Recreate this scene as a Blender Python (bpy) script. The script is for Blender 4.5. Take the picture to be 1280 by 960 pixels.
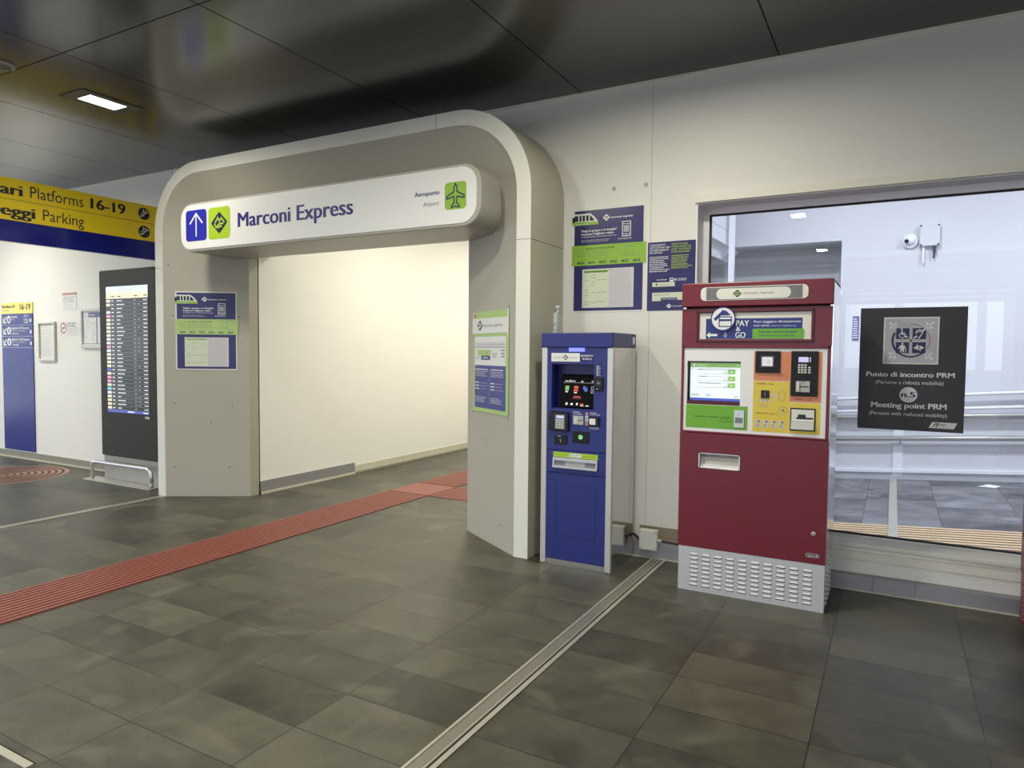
import bpy, math, random
from mathutils import Matrix, Vector

random.seed(7)
for o in list(bpy.data.objects):
    bpy.data.objects.remove(o)
C = bpy.context.scene
COL = C.collection

# ------------------------------------------------------------------ camera
cd = bpy.data.cameras.new('camera')
cam = bpy.data.objects.new('camera', cd)
COL.objects.link(cam)
cd.sensor_width = 36.0
cd.lens = 861.44 / 1280 * 36.0
cd.clip_start = 0.02
R = Matrix(((0.87502, 0.48400, 0.00931), (-0.03090, 0.03664, 0.99885), (-0.48310, 0.87430, -0.04702)))
cam.matrix_world = Matrix((
    (R[0][0], R[1][0], -R[2][0], 0.0),
    (R[0][1], R[1][1], -R[2][1], 0.0),
    (R[0][2], R[1][2], -R[2][2], 1.5),
    (0, 0, 0, 1)))
C.camera = cam

# ------------------------------------------------------------------ world, exposure
w = bpy.data.worlds.new('world')
C.world = w
w.use_nodes = True
wn = w.node_tree.nodes
wn['Background'].inputs['Color'].default_value = (0.80, 0.88, 1.0, 1)
wn['Background'].inputs['Strength'].default_value = 2.35
C.view_settings.view_transform = 'Standard'
C.view_settings.look = 'None'
C.view_settings.exposure = 0.27
C.view_settings.gamma = 1.0
C.view_settings.use_curve_mapping = False

WARM = (1.0, 0.955, 0.79)
LAMP_W = 33.0          # each square ceiling downlight of the hall
CORRIDOR_W = 42.0      # each corridor lamp
ROOM_W = 200.0         # each unseen lamp added to light the room behind the window


# ------------------------------------------------------------------ materials
def lin(h):
    h = h.lstrip('#')
    r = []
    for i in (0, 2, 4):
        v = int(h[i:i + 2], 16) / 255
        r.append(v / 12.92 if v <= 0.04045 else ((v + 0.055) / 1.055) ** 2.4)
    return tuple(r)


MATS = {}


def mat(name, col, rough=0.5, metal=0.0, emit=0.0, var=0.06, scale=6.0, bump=0.0, bscale=None, coat=0.0, spec=0.5,
        stretch=None):
    if isinstance(col, str):
        col = lin(col)
    m = bpy.data.materials.new(name)
    m.use_nodes = True
    nt = m.node_tree
    b = nt.nodes['Principled BSDF']
    tc = nt.nodes.new('ShaderNodeTexCoord')
    src = tc.outputs['Object']
    if stretch:
        mp = nt.nodes.new('ShaderNodeMapping')
        mp.inputs['Scale'].default_value = stretch
        nt.links.new(src, mp.inputs['Vector'])
        src = mp.outputs['Vector']
    nz = nt.nodes.new('ShaderNodeTexNoise')
    nz.inputs['Scale'].default_value = scale
    nz.inputs['Detail'].default_value = 5
    nt.links.new(src, nz.inputs['Vector'])
    mx = nt.nodes.new('ShaderNodeMix')
    mx.data_type = 'RGBA'
    mx.inputs[6].default_value = (*[c * (1 - var) for c in col], 1)
    mx.inputs[7].default_value = (*[min(1, c * (1 + var)) for c in col], 1)
    nt.links.new(nz.outputs['Fac'], mx.inputs[0])
    nt.links.new(mx.outputs[2], b.inputs['Base Color'])
    b.inputs['Roughness'].default_value = rough
    b.inputs['Metallic'].default_value = metal
    b.inputs['Specular IOR Level'].default_value = spec
    b.inputs['Coat Weight'].default_value = coat
    b.inputs['Coat Roughness'].default_value = 0.05
    if emit:
        nt.links.new(mx.outputs[2], b.inputs['Emission Color'])
        b.inputs['Emission Strength'].default_value = emit
    if bump:
        n2 = nt.nodes.new('ShaderNodeTexNoise')
        n2.inputs['Scale'].default_value = bscale or scale
        n2.inputs['Detail'].default_value = 2
        nt.links.new(src, n2.inputs['Vector'])
        bp = nt.nodes.new('ShaderNodeBump')
        bp.inputs['Strength'].default_value = bump
        bp.inputs['Distance'].default_value = 0.05
        nt.links.new(n2.outputs['Fac'], bp.inputs['Height'])
        nt.links.new(bp.outputs['Normal'], b.inputs['Normal'])
    MATS[name] = m
    return m


def scuffed_wall(name, col, dirt):
    """painted panel wall with faint scuffs, more of them near the floor where bags rub"""
    m = mat(name, col, rough=0.55, var=0.02, scale=1.3)
    nt = m.node_tree
    b = nt.nodes['Principled BSDF']
    old = b.inputs['Base Color'].links[0].from_socket
    tc = nt.nodes.new('ShaderNodeTexCoord')
    mp = nt.nodes.new('ShaderNodeMapping')
    mp.inputs['Scale'].default_value = (7, 7, 16)
    nt.links.new(tc.outputs['Object'], mp.inputs['Vector'])
    nz = nt.nodes.new('ShaderNodeTexNoise')
    nz.inputs['Scale'].default_value = 1.2
    nz.inputs['Detail'].default_value = 8
    nz.inputs['Roughness'].default_value = 0.7
    nt.links.new(mp.outputs['Vector'], nz.inputs['Vector'])
    cr = nt.nodes.new('ShaderNodeValToRGB')
    cr.color_ramp.elements[0].position = 0.63
    cr.color_ramp.elements[1].position = 0.74
    nt.links.new(nz.outputs['Fac'], cr.inputs['Fac'])
    sx = nt.nodes.new('ShaderNodeSeparateXYZ')
    nt.links.new(tc.outputs['Object'], sx.inputs[0])
    mr = nt.nodes.new('ShaderNodeMapRange')
    mr.inputs['From Min'].default_value = 1.3
    mr.inputs['From Max'].default_value = 0.2
    mr.inputs['To Min'].default_value = 0.0
    mr.inputs['To Max'].default_value = dirt
    nt.links.new(sx.outputs['Z'], mr.inputs['Value'])
    mu = nt.nodes.new('ShaderNodeMath')
    mu.operation = 'MULTIPLY'
    nt.links.new(cr.outputs['Color'], mu.inputs[0])
    nt.links.new(mr.outputs['Result'], mu.inputs[1])
    mx = nt.nodes.new('ShaderNodeMix')
    mx.data_type = 'RGBA'
    nt.links.new(mu.outputs[0], mx.inputs[0])
    nt.links.new(old, mx.inputs[6])
    mx.inputs[7].default_value = (0.25, 0.24, 0.22, 1)
    nt.links.new(mx.outputs[2], b.inputs['Base Color'])
    return m


def tile_floor(name, base, phase, size, line, rough):
    """slate tiles laid in a grid: tone differs from tile to tile, cloudy wear inside each, thin grout"""
    m = bpy.data.materials.new(name)
    m.use_nodes = True
    nt = m.node_tree
    N, L = nt.nodes, nt.links
    b = N['Principled BSDF']
    tc = N.new('ShaderNodeTexCoord')
    sep = N.new('ShaderNodeSeparateXYZ')
    L.new(tc.outputs['Object'], sep.inputs[0])

    def math_(op, a, bb=None):
        n = N.new('ShaderNodeMath')
        n.operation = op
        for i, v in enumerate((a, bb)):
            if v is None:
                continue
            if isinstance(v, (int, float)):
                n.inputs[i].default_value = v
            else:
                L.new(v, n.inputs[i])
        return n.outputs[0]
    cells, edges = [], []
    for ax, ph, sz in (('X', phase[0], size[0]), ('Y', phase[1], size[1])):
        u = math_('DIVIDE', math_('SUBTRACT', sep.outputs[ax], ph), sz)
        fl = math_('FLOOR', u)
        fr = math_('SUBTRACT', u, fl)
        d = math_('MULTIPLY', math_('MINIMUM', fr, math_('SUBTRACT', 1.0, fr)), sz)
        cells.append(fl)
        edges.append(math_('LESS_THAN', d, 0.0026))
    cb = N.new('ShaderNodeCombineXYZ')
    L.new(cells[0], cb.inputs[0])
    L.new(cells[1], cb.inputs[1])
    wn_ = N.new('ShaderNodeTexWhiteNoise')
    wn_.noise_dimensions = '3D'
    L.new(cb.outputs[0], wn_.inputs['Vector'])
    # the cloudy pattern is shifted per tile
    va = N.new('ShaderNodeVectorMath')
    va.operation = 'MULTIPLY_ADD'
    L.new(wn_.outputs['Color'], va.inputs[0])
    va.inputs[1].default_value = (9, 9, 9)
    L.new(tc.outputs['Object'], va.inputs[2])
    n1 = N.new('ShaderNodeTexNoise')
    n1.inputs['Scale'].default_value = 3.2
    n1.inputs['Detail'].default_value = 7
    n1.inputs['Roughness'].default_value = 0.62
    n1.inputs['Distortion'].default_value = 0.6
    L.new(va.outputs[0], n1.inputs['Vector'])
    n2 = N.new('ShaderNodeTexNoise')
    n2.inputs['Scale'].default_value = 90
    n2.inputs['Detail'].default_value = 2
    L.new(tc.outputs['Object'], n2.inputs['Vector'])
    f = math_('ADD', math_('MULTIPLY', wn_.outputs['Value'], 0.55), 0.42)
    f = math_('ADD', f, math_('MULTIPLY', math_('SUBTRACT', n1.outputs['Fac'], 0.42), 1.8))
    f = math_('MULTIPLY', f, math_('ADD', math_('MULTIPLY', n2.outputs['Fac'], 0.5), 0.75))
    mx = N.new('ShaderNodeMix')
    mx.data_type = 'RGBA'
    mx.inputs[6].default_value = (0, 0, 0, 1)
    mx.inputs[7].default_value = (*base, 1)
    mx.clamp_factor = False
    L.new(f, mx.inputs[0])
    vo = N.new('ShaderNodeTexVoronoi')
    vo.inputs['Scale'].default_value = 1.7
    L.new(tc.outputs['Object'], vo.inputs['Vector'])
    spot = math_('LESS_THAN', vo.outputs['Distance'], math_('MULTIPLY', wn_.outputs['Value'], 0.045))
    ms = N.new('ShaderNodeMix')
    ms.data_type = 'RGBA'
    L.new(math_('MULTIPLY', spot, 0.75), ms.inputs[0])
    L.new(mx.outputs[2], ms.inputs[6])
    ms.inputs[7].default_value = (0.018, 0.017, 0.014, 1)
    n4 = N.new('ShaderNodeTexNoise')
    n4.inputs['Scale'].default_value = 1.4
    n4.inputs['Detail'].default_value = 9
    n4.inputs['Distortion'].default_value = 2.2
    L.new(tc.outputs['Object'], n4.inputs['Vector'])
    c4 = N.new('ShaderNodeValToRGB')
    c4.color_ramp.elements[0].position = 0.56
    c4.color_ramp.elements[1].position = 0.70
    L.new(n4.outputs['Fac'], c4.inputs['Fac'])
    m4 = N.new('ShaderNodeMix')
    m4.data_type = 'RGBA'
    L.new(math_('MULTIPLY', c4.outputs['Color'], 0.45), m4.inputs[0])
    L.new(ms.outputs[2], m4.inputs[6])
    m4.inputs[7].default_value = (*[min(1, c * 2.1) for c in base], 1)
    mx = m4
    ed = math_('MAXIMUM', edges[0], edges[1])
    n3 = N.new('ShaderNodeTexNoise')
    n3.inputs['Scale'].default_value = 0.9
    L.new(tc.outputs['Object'], n3.inputs['Vector'])
    cr = N.new('ShaderNodeValToRGB')
    cr.color_ramp.elements[0].position = 0.60
    cr.color_ramp.elements[0].color = (*line[0], 1)
    cr.color_ramp.elements[1].position = 0.72
    cr.color_ramp.elements[1].color = (*line[1], 1)
    L.new(n3.outputs['Fac'], cr.inputs['Fac'])
    m2 = N.new('ShaderNodeMix')
    m2.data_type = 'RGBA'
    L.new(ed, m2.inputs[0])
    L.new(mx.outputs[2], m2.inputs[6])
    L.new(cr.outputs['Color'], m2.inputs[7])
    L.new(m2.outputs[2], b.inputs['Base Color'])
    b.inputs['Roughness'].default_value = rough
    L.new(math_('ADD', math_('MULTIPLY', n1.outputs['Fac'], 0.3), rough - 0.15), b.inputs['Roughness'])
    bp = N.new('ShaderNodeBump')
    bp.inputs['Strength'].default_value = 0.12
    bp.inputs['Distance'].default_value = 0.01
    L.new(n1.outputs['Fac'], bp.inputs['Height'])
    L.new(bp.outputs['Normal'], b.inputs['Normal'])
    MATS[name] = m
    return m


def glass_mat(name, tint=(1, 1, 1), strength=1.0):
    m = bpy.data.materials.new(name)
    m.use_nodes = True
    nt = m.node_tree
    for n in list(nt.nodes):
        nt.nodes.remove(n)
    out = nt.nodes.new('ShaderNodeOutputMaterial')
    mix = nt.nodes.new('ShaderNodeMixShader')
    tr = nt.nodes.new('ShaderNodeBsdfTransparent')
    gl = nt.nodes.new('ShaderNodeBsdfGlossy')
    fr = nt.nodes.new('ShaderNodeFresnel')
    fr.inputs['IOR'].default_value = 1.55
    nz = nt.nodes.new('ShaderNodeTexNoise')
    nz.inputs['Scale'].default_value = 2.0
    mr = nt.nodes.new('ShaderNodeMapRange')
    mr.inputs['To Min'].default_value = 0.0
    mr.inputs['To Max'].default_value = 0.012
    nt.links.new(nz.outputs['Fac'], mr.inputs['Value'])
    nt.links.new(mr.outputs['Result'], gl.inputs['Roughness'])
    mu = nt.nodes.new('ShaderNodeMath')
    mu.operation = 'MULTIPLY'
    mu.inputs[1].default_value = strength
    nt.links.new(fr.outputs[0], mu.inputs[0])
    tr.inputs['Color'].default_value = (*tint, 1)
    nt.links.new(mu.outputs[0], mix.inputs[0])
    nt.links.new(tr.outputs[0], mix.inputs[1])
    nt.links.new(gl.outputs[0], mix.inputs[2])
    nt.links.new(mix.outputs[0], out.inputs['Surface'])
    MATS[name] = m
    return m


scuffed_wall('wall_paint', (0.80, 0.787, 0.745), 0.35)
scuffed_wall('corridor_paint', (0.80, 0.785, 0.745), 0.55)
tile_floor('slate', (0.082, 0.079, 0.056), (-0.24, 2.53), (0.6, 0.3), ((0.012, 0.011, 0.009), (0.13, 0.12, 0.10)), 0.42)
tile_floor('room_slate', (0.16, 0.165, 0.18), (-0.2, 5.5), (0.6, 0.3), ((0.04, 0.04, 0.04), (0.05, 0.05, 0.05)), 0.6)
mat('pavement', (0.30, 0.29, 0.27), rough=0.9, var=0.2, scale=3)
mat('ceiling_panel', (0.034, 0.034, 0.035), rough=0.19, var=0.1, scale=2, bump=0.12, bscale=0.8, spec=0.9)
mat('black_gap', (0.004, 0.004, 0.004), rough=0.8)
mat('skirting_metal', (0.36, 0.36, 0.38), rough=0.42, metal=0.6, var=0.1, stretch=(1, 1, 20))
mat('skirting_stone', (0.24, 0.22, 0.17), rough=0.5, var=0.1)
mat('skirting_lip', (0.55, 0.53, 0.42), rough=0.45, var=0.1)
mat('window_casing', (0.80, 0.78, 0.69), rough=0.45, var=0.02)
mat('window_frame', (0.86, 0.85, 0.89), rough=0.4, var=0.02)
mat('gasket', (0.008, 0.008, 0.010), rough=0.6)
glass_mat('pane', (0.97, 0.985, 1.0))
mat('room_wall', (0.64, 0.65, 0.71), rough=0.6, var=0.03, scale=1.5)
mat('room_white', (0.80, 0.82, 0.90), rough=0.5, var=0.02)
mat('room_grey', (0.46, 0.48, 0.52), rough=0.6, var=0.04)
mat('rail_steel', (0.50, 0.49, 0.47), rough=0.32, metal=0.7, var=0.05)
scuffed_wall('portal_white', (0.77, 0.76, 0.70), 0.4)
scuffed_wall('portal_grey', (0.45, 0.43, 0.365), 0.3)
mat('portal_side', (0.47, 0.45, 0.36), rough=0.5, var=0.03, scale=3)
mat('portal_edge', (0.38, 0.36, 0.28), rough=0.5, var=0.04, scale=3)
mat('seam', (0.05, 0.045, 0.04), rough=0.8)
mat('sign_white', (0.83, 0.83, 0.83), rough=0.3, var=0.01)
mat('sign_bezel', (0.42, 0.41, 0.37), rough=0.4, var=0.02)
mat('navy_text', '#241f78', rough=0.4, var=0.02)
mat('sticker_blue', '#26367f', rough=0.4, var=0.02)
mat('arrow_blue', '#2128ac', rough=0.35, var=0.03)
mat('lime', '#a9c92a', rough=0.4, var=0.03)
mat('lime_sticker', '#8fbb3c', rough=0.4, var=0.03)
mat('lime_pale', '#aecb7c', rough=0.35, var=0.03)
mat('dark_navy', '#1a2350', rough=0.35, var=0.03)
mat('poster_navy', '#2b2a66', rough=0.3, var=0.04)
mat('poster_blue', '#3e4590', rough=0.35, var=0.03)
mat('paper', (0.78, 0.78, 0.76), rough=0.55, var=0.02)
mat('paper_lilac', (0.66, 0.64, 0.68), rough=0.4, var=0.03)
mat('paper_green', (0.66, 0.72, 0.55), rough=0.4, var=0.03)
mat('paper_cream', (0.66, 0.63, 0.54), rough=0.5, var=0.03)
mat('ink', (0.02, 0.02, 0.025), rough=0.5)
mat('ink_grey', (0.20, 0.20, 0.22), rough=0.5)
mat('ink_soft', (0.42, 0.41, 0.44), rough=0.5)
mat('white_ink', (0.80, 0.80, 0.80), rough=0.45, var=0.01)
mat('train_white', (0.70, 0.73, 0.72), rough=0.4)
mat('train_glass', (0.02, 0.022, 0.03), rough=0.2)
mat('sign_yellow', '#f6d92c', rough=0.25, var=0.04, scale=2)
mat('sign_blue', '#161f80', rough=0.16, var=0.08, scale=2)
mat('way_blue', '#262f7c', rough=0.22, var=0.06, scale=1.5, bump=0.05, bscale=4, spec=0.18)
mat('kiosk_blue', '#212b76', rough=0.38, var=0.08, scale=4)
mat('kiosk_blue_dark', '#151c66', rough=0.4, var=0.06)
mat('steel', (0.56, 0.54, 0.52), rough=0.26, metal=0.95, var=0.06, stretch=(40, 40, 1), scale=3)
mat('steel_bright', (0.66, 0.65, 0.66), rough=0.34, metal=0.85, var=0.06, stretch=(1, 40, 40), scale=3)
mat('edge_steel', (0.60, 0.58, 0.56), rough=0.36, metal=0.45, var=0.06, stretch=(40, 40, 1), scale=3)
mat('louvre_steel', (0.62, 0.62, 0.64), rough=0.42, metal=0.45, var=0.05, stretch=(1, 40, 40), scale=3)
mat('steel_side', (0.60, 0.59, 0.58), rough=0.12, metal=1.0, var=0.03)
mat('dark_plastic', (0.008, 0.008, 0.009), rough=0.4, var=0.1, spec=0.3)
mat('black_gloss', (0.006, 0.006, 0.008), rough=0.12)
mat('grey_plastic', (0.45, 0.45, 0.42), rough=0.5, var=0.04)
mat('light_plastic', (0.66, 0.66, 0.62), rough=0.5, var=0.04)
mat('key_white', (0.62, 0.62, 0.60), rough=0.5)
mat('lcd', (0.55, 0.52, 0.85), rough=0.4, emit=0.35)
mat('led_blue', (0.12, 0.14, 1.0), rough=0.4, emit=1.6)
mat('led_green', (0.25, 0.7, 0.25), rough=0.4, emit=0.4)
mat('machine_red', '#701c2c', rough=0.33, var=0.07, scale=5, bump=0.02, bscale=120)
mat('machine_red_dark', '#50131e', rough=0.4, var=0.05)
mat('panel_white', (0.83, 0.82, 0.81), rough=0.35, var=0.01)
mat('panel_orange', '#d98860', rough=0.4, var=0.03)
mat('panel_yellow', '#e0c548', rough=0.4, var=0.03)
mat('panel_green', '#6fae34', rough=0.4, var=0.03)
mat('plaque_cream', (0.74, 0.73, 0.66), rough=0.35)
mat('plaque_grey', (0.17, 0.17, 0.19), rough=0.3)
mat('screen_light', (0.70, 0.78, 0.84), rough=0.25, emit=0.45, var=0.02)
mat('screen_green', (0.25, 0.48, 0.10), rough=0.25, emit=0.35)
mat('screen_blue', (0.06, 0.09, 0.45), rough=0.25, emit=0.4)
mat('icon_green', (0.20, 0.42, 0.10), rough=0.4, emit=0.18)
mat('icon_red', (0.6, 0.08, 0.06), rough=0.4, emit=0.18)
mat('icon_blue', (0.06, 0.10, 0.55), rough=0.4, emit=0.18)
mat('icon_white', (0.7, 0.7, 0.75), rough=0.4, emit=0.18)
mat('totem_body', (0.034, 0.032, 0.025), rough=0.6, var=0.08, spec=0.3)
mat('totem_base', (0.36, 0.35, 0.32), rough=0.4, metal=0.2)
mat('board_black', (0.040, 0.039, 0.036), rough=0.16, emit=0.08, spec=0.3)
mat('board_peach', (0.75, 0.58, 0.38), rough=0.2, emit=0.7)
mat('board_pale', (0.62, 0.78, 0.80), rough=0.2, emit=0.7)
mat('board_cream', (0.75, 0.68, 0.42), rough=0.2, emit=0.6)
mat('board_pink', (0.70, 0.22, 0.40), rough=0.2, emit=0.6)
mat('board_lilac', (0.70, 0.64, 0.78), rough=0.2, emit=0.6)
mat('board_cyan', (0.12, 0.55, 0.70), rough=0.2, emit=0.6)
mat('board_text', (0.60, 0.60, 0.58), rough=0.2, emit=0.5)
mat('board_line', (0.32, 0.31, 0.30), rough=0.2, emit=0.2)
mat('tactile_red', '#8d4c3f', rough=0.42, var=0.12, scale=9)
mat('tactile_rose', (0.42, 0.25, 0.19), rough=0.5, var=0.1)
mat('tactile_red_dark', '#471c16', rough=0.6, var=0.1)
mat('tactile_tan', (0.62, 0.47, 0.30), rough=0.55, var=0.08)
mat('tactile_tan_dark', (0.36, 0.25, 0.15), rough=0.6, var=0.08)
mat('joint_rail', (0.62, 0.60, 0.52), rough=0.34, metal=0.6, var=0.06)
mat('joint_plate', (0.29, 0.28, 0.24), rough=0.4, metal=0.5, var=0.08)
mat('cable_dark', (0.012, 0.016, 0.04), rough=0.5)
mat('concrete', (0.30, 0.26, 0.19), rough=0.9, var=0.15)
mat('lamp_frame', (0.07, 0.066, 0.055), rough=0.4)
mat('lamp_glow', (1.0, 0.97, 0.86), rough=0.4, emit=6.0, var=0.0)
mat('prm_board', (0.040, 0.038, 0.045), rough=0.45, var=0.05)
mat('prm_silver', (0.56, 0.56, 0.62), rough=0.4, var=0.03)
mat('prm_blue', '#1c2357', rough=0.4)
mat('red_ink', (0.45, 0.04, 0.05), rough=0.5)
mat('green_dot', (0.10, 0.25, 0.09), rough=0.5)
mat('brown_ink', (0.40, 0.14, 0.09), rough=0.5)
mat('bottle_pet', (0.75, 0.80, 0.78), rough=0.12, var=0.02, spec=0.6)
MATS['bottle_pet'].node_tree.nodes['Principled BSDF'].inputs['Transmission Weight'].default_value = 0.85
mat('bottle_cap', (0.55, 0.60, 0.62), rough=0.4)
mat('facade', (0.42, 0.42, 0.44), rough=0.7, var=0.06)

# ------------------------------------------------------------------ text
_text_cache = {}


def text_geo(body):
    key = body
    if key in _text_cache:
        return _text_cache[key]
    cu = bpy.data.curves.new('txt', 'FONT')
    cu.body = body
    cu.resolution_u = 3
    ob = bpy.data.objects.new('txt', cu)
    COL.objects.link(ob)
    dg = bpy.context.evaluated_depsgraph_get()
    ev = ob.evaluated_get(dg)
    me = ev.to_mesh()
    vs = [(v.co.x, v.co.y) for v in me.vertices]
    fs = [tuple(p.vertices) for p in me.polygons]
    # keep every face turned towards the reader
    out = []
    for f in fs:
        a = 0
        for i in range(len(f)):
            x0, y0 = vs[f[i]]
            x1, y1 = vs[f[(i + 1) % len(f)]]
            a += x0 * y1 - x1 * y0
        out.append(f if a > 0 else tuple(reversed(f)))
    ev.to_mesh_clear()
    bpy.data.objects.remove(ob)
    bpy.data.curves.remove(cu)
    _text_cache[key] = (vs, out)
    return vs, out


def cap_height():
    vs, _ = text_geo('H')
    return max(v[1] for v in vs)


# ------------------------------------------------------------------ mesh builder (x right, z up, front faces -y)
class MB:
    def __init__(self):
        self.v, self.f, self.mi, self.mats = [], [], [], []

    def add(self, vs, fs, m):
        if m not in self.mats:
            self.mats.append(m)
        k = self.mats.index(m)
        n = len(self.v)
        self.v += [tuple(p) for p in vs]
        self.f += [tuple(i + n for i in f) for f in fs]
        self.mi += [k] * len(fs)
        return self

    def box(self, x0, x1, y0, y1, z0, z1, m):
        vs = [(x, y, z) for z in (z0, z1) for y in (y0, y1) for x in (x0, x1)]
        fs = [(0, 2, 3, 1), (4, 5, 7, 6), (0, 1, 5, 4), (2, 6, 7, 3), (0, 4, 6, 2), (1, 3, 7, 5)]
        return self.add(vs, fs, m)

    def prism(self, pts, y0, y1, m):
        n = len(pts)
        vs = [(x, y0, z) for x, z in pts] + [(x, y1, z) for x, z in pts]
        fs = [tuple(range(n)), tuple(range(2 * n - 1, n - 1, -1))]
        for i in range(n):
            j = (i + 1) % n
            fs.append((i, i + n, j + n, j))
        return self.add(vs, fs, m)

    def flat(self, pts, y, m):
        return self.add([(x, y, z) for x, z in pts], [tuple(range(len(pts)))], m)

    def rect(self, x0, x1, z0, z1, y, m):
        return self.flat([(x0, z0), (x1, z0), (x1, z1), (x0, z1)], y, m)

    def disc(self, cx, cz, r, y, m, n=32, rz=None):
        rz = rz or r
        return self.flat([(cx + r * math.cos(2 * math.pi * i / n), cz + rz * math.sin(2 * math.pi * i / n)) for i in range(n)], y, m)

    def ring(self, cx, cz, r0, r1, y, m, a0=0, a1=360, n=40):
        vs, fs = [], []
        for i in range(n + 1):
            a = math.radians(a0 + (a1 - a0) * i / n)
            vs += [(cx + r0 * math.cos(a), y, cz + r0 * math.sin(a)), (cx + r1 * math.cos(a), y, cz + r1 * math.sin(a))]
        for i in range(n):
            fs.append((2 * i, 2 * i + 1, 2 * i + 3, 2 * i + 2))
        return self.add(vs, fs, m)

    def ribbon(self, pts, wd, y, m, closed=False):
        n = len(pts)
        P = [Vector(p) for p in pts]
        L, Rr = [], []
        for i in range(n):
            a = P[i - 1] if (i > 0 or closed) else None
            b = P[(i + 1) % n] if (i < n - 1 or closed) else None
            d1 = (P[i] - a).normalized() if a is not None else None
            d2 = (b - P[i]).normalized() if b is not None else None
            if d1 is None:
                d1 = d2
            if d2 is None:
                d2 = d1
            t = d1 + d2
            t = t.normalized() if t.length > 1e-6 else d1
            nn = Vector((-t.y, t.x))
            k = wd / 2 / max(0.45, nn.dot(Vector((-d1.y, d1.x))))
            L.append(P[i] + nn * k)
            Rr.append(P[i] - nn * k)
        vs = [(p.x, y, p.y) for p in L] + [(p.x, y, p.y) for p in Rr]
        fs = []
        for i in range(n if closed else n - 1):
            j = (i + 1) % n
            fs.append((i, i + n, j + n, j))
        return self.add(vs, fs, m)

    def text(self, body, z0, z1, y, m, x0=None, x1=None, xc=None, bold=0.0, sx=1.0, shear=0.0):
        """baseline z0, capital height up to z1; x0 and x1 both given: squeezed to that width"""
        vs, fs = text_geo(body)
        s = (z1 - z0) / cap_height()
        bw = bold * 2.2
        xs = [v[0] for v in vs]
        a, b = min(xs), max(xs) + bw
        if x0 is not None and x1 is not None:
            k, off = (x1 - x0) / (b - a), x0
        else:
            k = s * sx
            wd = (b - a) * k
            off = x0 if x0 is not None else (x1 - wd if x1 is not None else xc - wd / 2)
        n = 1 if not bold else 3
        for i in range(n):
            d = bw * i / max(1, n - 1)
            self.add([(off + (x - a + d) * k + shear * yy * s, y - .00004 * i, z0 + yy * s) for x, yy in vs], fs, m)
        return self

    def bars(self, x0, x1, z0, z1, n, y, m, fill=0.42, seed=1, ragged=0.3, words=True):
        """print too small to read: rows of short strokes"""
        rg = random.Random(seed)
        st = (z1 - z0) / n
        for i in range(n):
            zc = z1 - st * (i + 0.5)
            xe = x1 - rg.random() * ragged * (x1 - x0)
            x = x0
            while x < xe:
                wl = (0.03 + 0.10 * rg.random()) * (x1 - x0) if words else xe - x
                e = min(xe, x + wl)
                self.rect(x, e, zc - st * fill / 2, zc + st * fill / 2, y, m)
                x = e + 0.018 * (x1 - x0)
        return self

    def tube(self, pts, r, m, n=12):
        P = [Vector(p) for p in pts]
        vs, fs = [], []
        up = None
        for i, p in enumerate(P):
            d = (P[min(i + 1, len(P) - 1)] - P[max(i - 1, 0)]).normalized()
            if up is None:
                up = Vector((0, 0, 1)) if abs(d.z) < 0.9 else Vector((1, 0, 0))
            s = d.cross(up).normalized()
            up = s.cross(d).normalized()
            for k in range(n):
                a = 2 * math.pi * k / n
                vs.append(tuple(p + (s * math.cos(a) + up * math.sin(a)) * r))
        for i in range(len(P) - 1):
            for k in range(n):
                k2 = (k + 1) % n
                fs.append((i * n + k, i * n + k2, (i + 1) * n + k2, (i + 1) * n + k))
        fs.append(tuple(range(n - 1, -1, -1)))
        fs.append(tuple((len(P) - 1) * n + k for k in range(n)))
        return self.add(vs, fs, m)

    def lathe(self, cx, cy, prof, m, n=28, axis='z'):
        """prof: list of (radius, height); axis z stands up from (cx,cy,0); axis y: (cx, ., cy) with height towards -y"""
        vs, fs = [], []
        for r, h in prof:
            for k in range(n):
                a = 2 * math.pi * k / n
                if axis == 'z':
                    vs.append((cx + r * math.cos(a), cy + r * math.sin(a), h))
                else:
                    vs.append((cx + r * math.cos(a), h, cy + r * math.sin(a)))
        for i in range(len(prof) - 1):
            for k in range(n):
                k2 = (k + 1) % n
                fs.append((i * n + k, i * n + k2, (i + 1) * n + k2, (i + 1) * n + k))
        fs.append(tuple(range(n - 1, -1, -1)))
        fs.append(tuple((len(prof) - 1) * n + k for k in range(n)))
        return self.add(vs, fs, m)

    def build(self, name, parent=None, bevel=0.0, smooth=False, org=None):
        me = bpy.data.meshes.new(name)
        o_ = Vector(org) if org is not None else (ORG.get(parent.name, Vector((0, 0, 0))) if parent else Vector((0, 0, 0)))
        me.from_pydata([(x - o_.x, y - o_.y, z - o_.z) for x, y, z in self.v], [], self.f)
        for m in self.mats:
            me.materials.append(MATS[m])
        me.polygons.foreach_set('material_index', self.mi)
        if smooth:
            me.polygons.foreach_set('use_smooth', [True] * len(me.polygons))
        me.update()
        ob = bpy.data.objects.new(name, me)
        COL.objects.link(ob)
        if parent:
            ob.parent = parent
            ORG[ob.name] = o_
        elif org is not None:
            ob.location = org
            ORG[ob.name] = o_
        if bevel:
            b = ob.modifiers.new('bevel', 'BEVEL')
            b.width = bevel
            b.segments = 2
            b.limit_method = 'ANGLE'
            b.angle_limit = math.radians(50)
        return ob


ORG = {}


def thing(name, label, cat, loc, rotz=0.0, group=None, local=False):
    """an Empty at the thing's base; its parts are given in room coordinates unless local"""
    o = bpy.data.objects.new(name, None)
    o.empty_display_size = 0.1
    COL.objects.link(o)
    o.location = loc
    o.rotation_euler = (0, 0, rotz)
    ORG[o.name] = Vector((0, 0, 0)) if local else Vector(loc)
    tag(o, label, cat, group)
    return o


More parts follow.
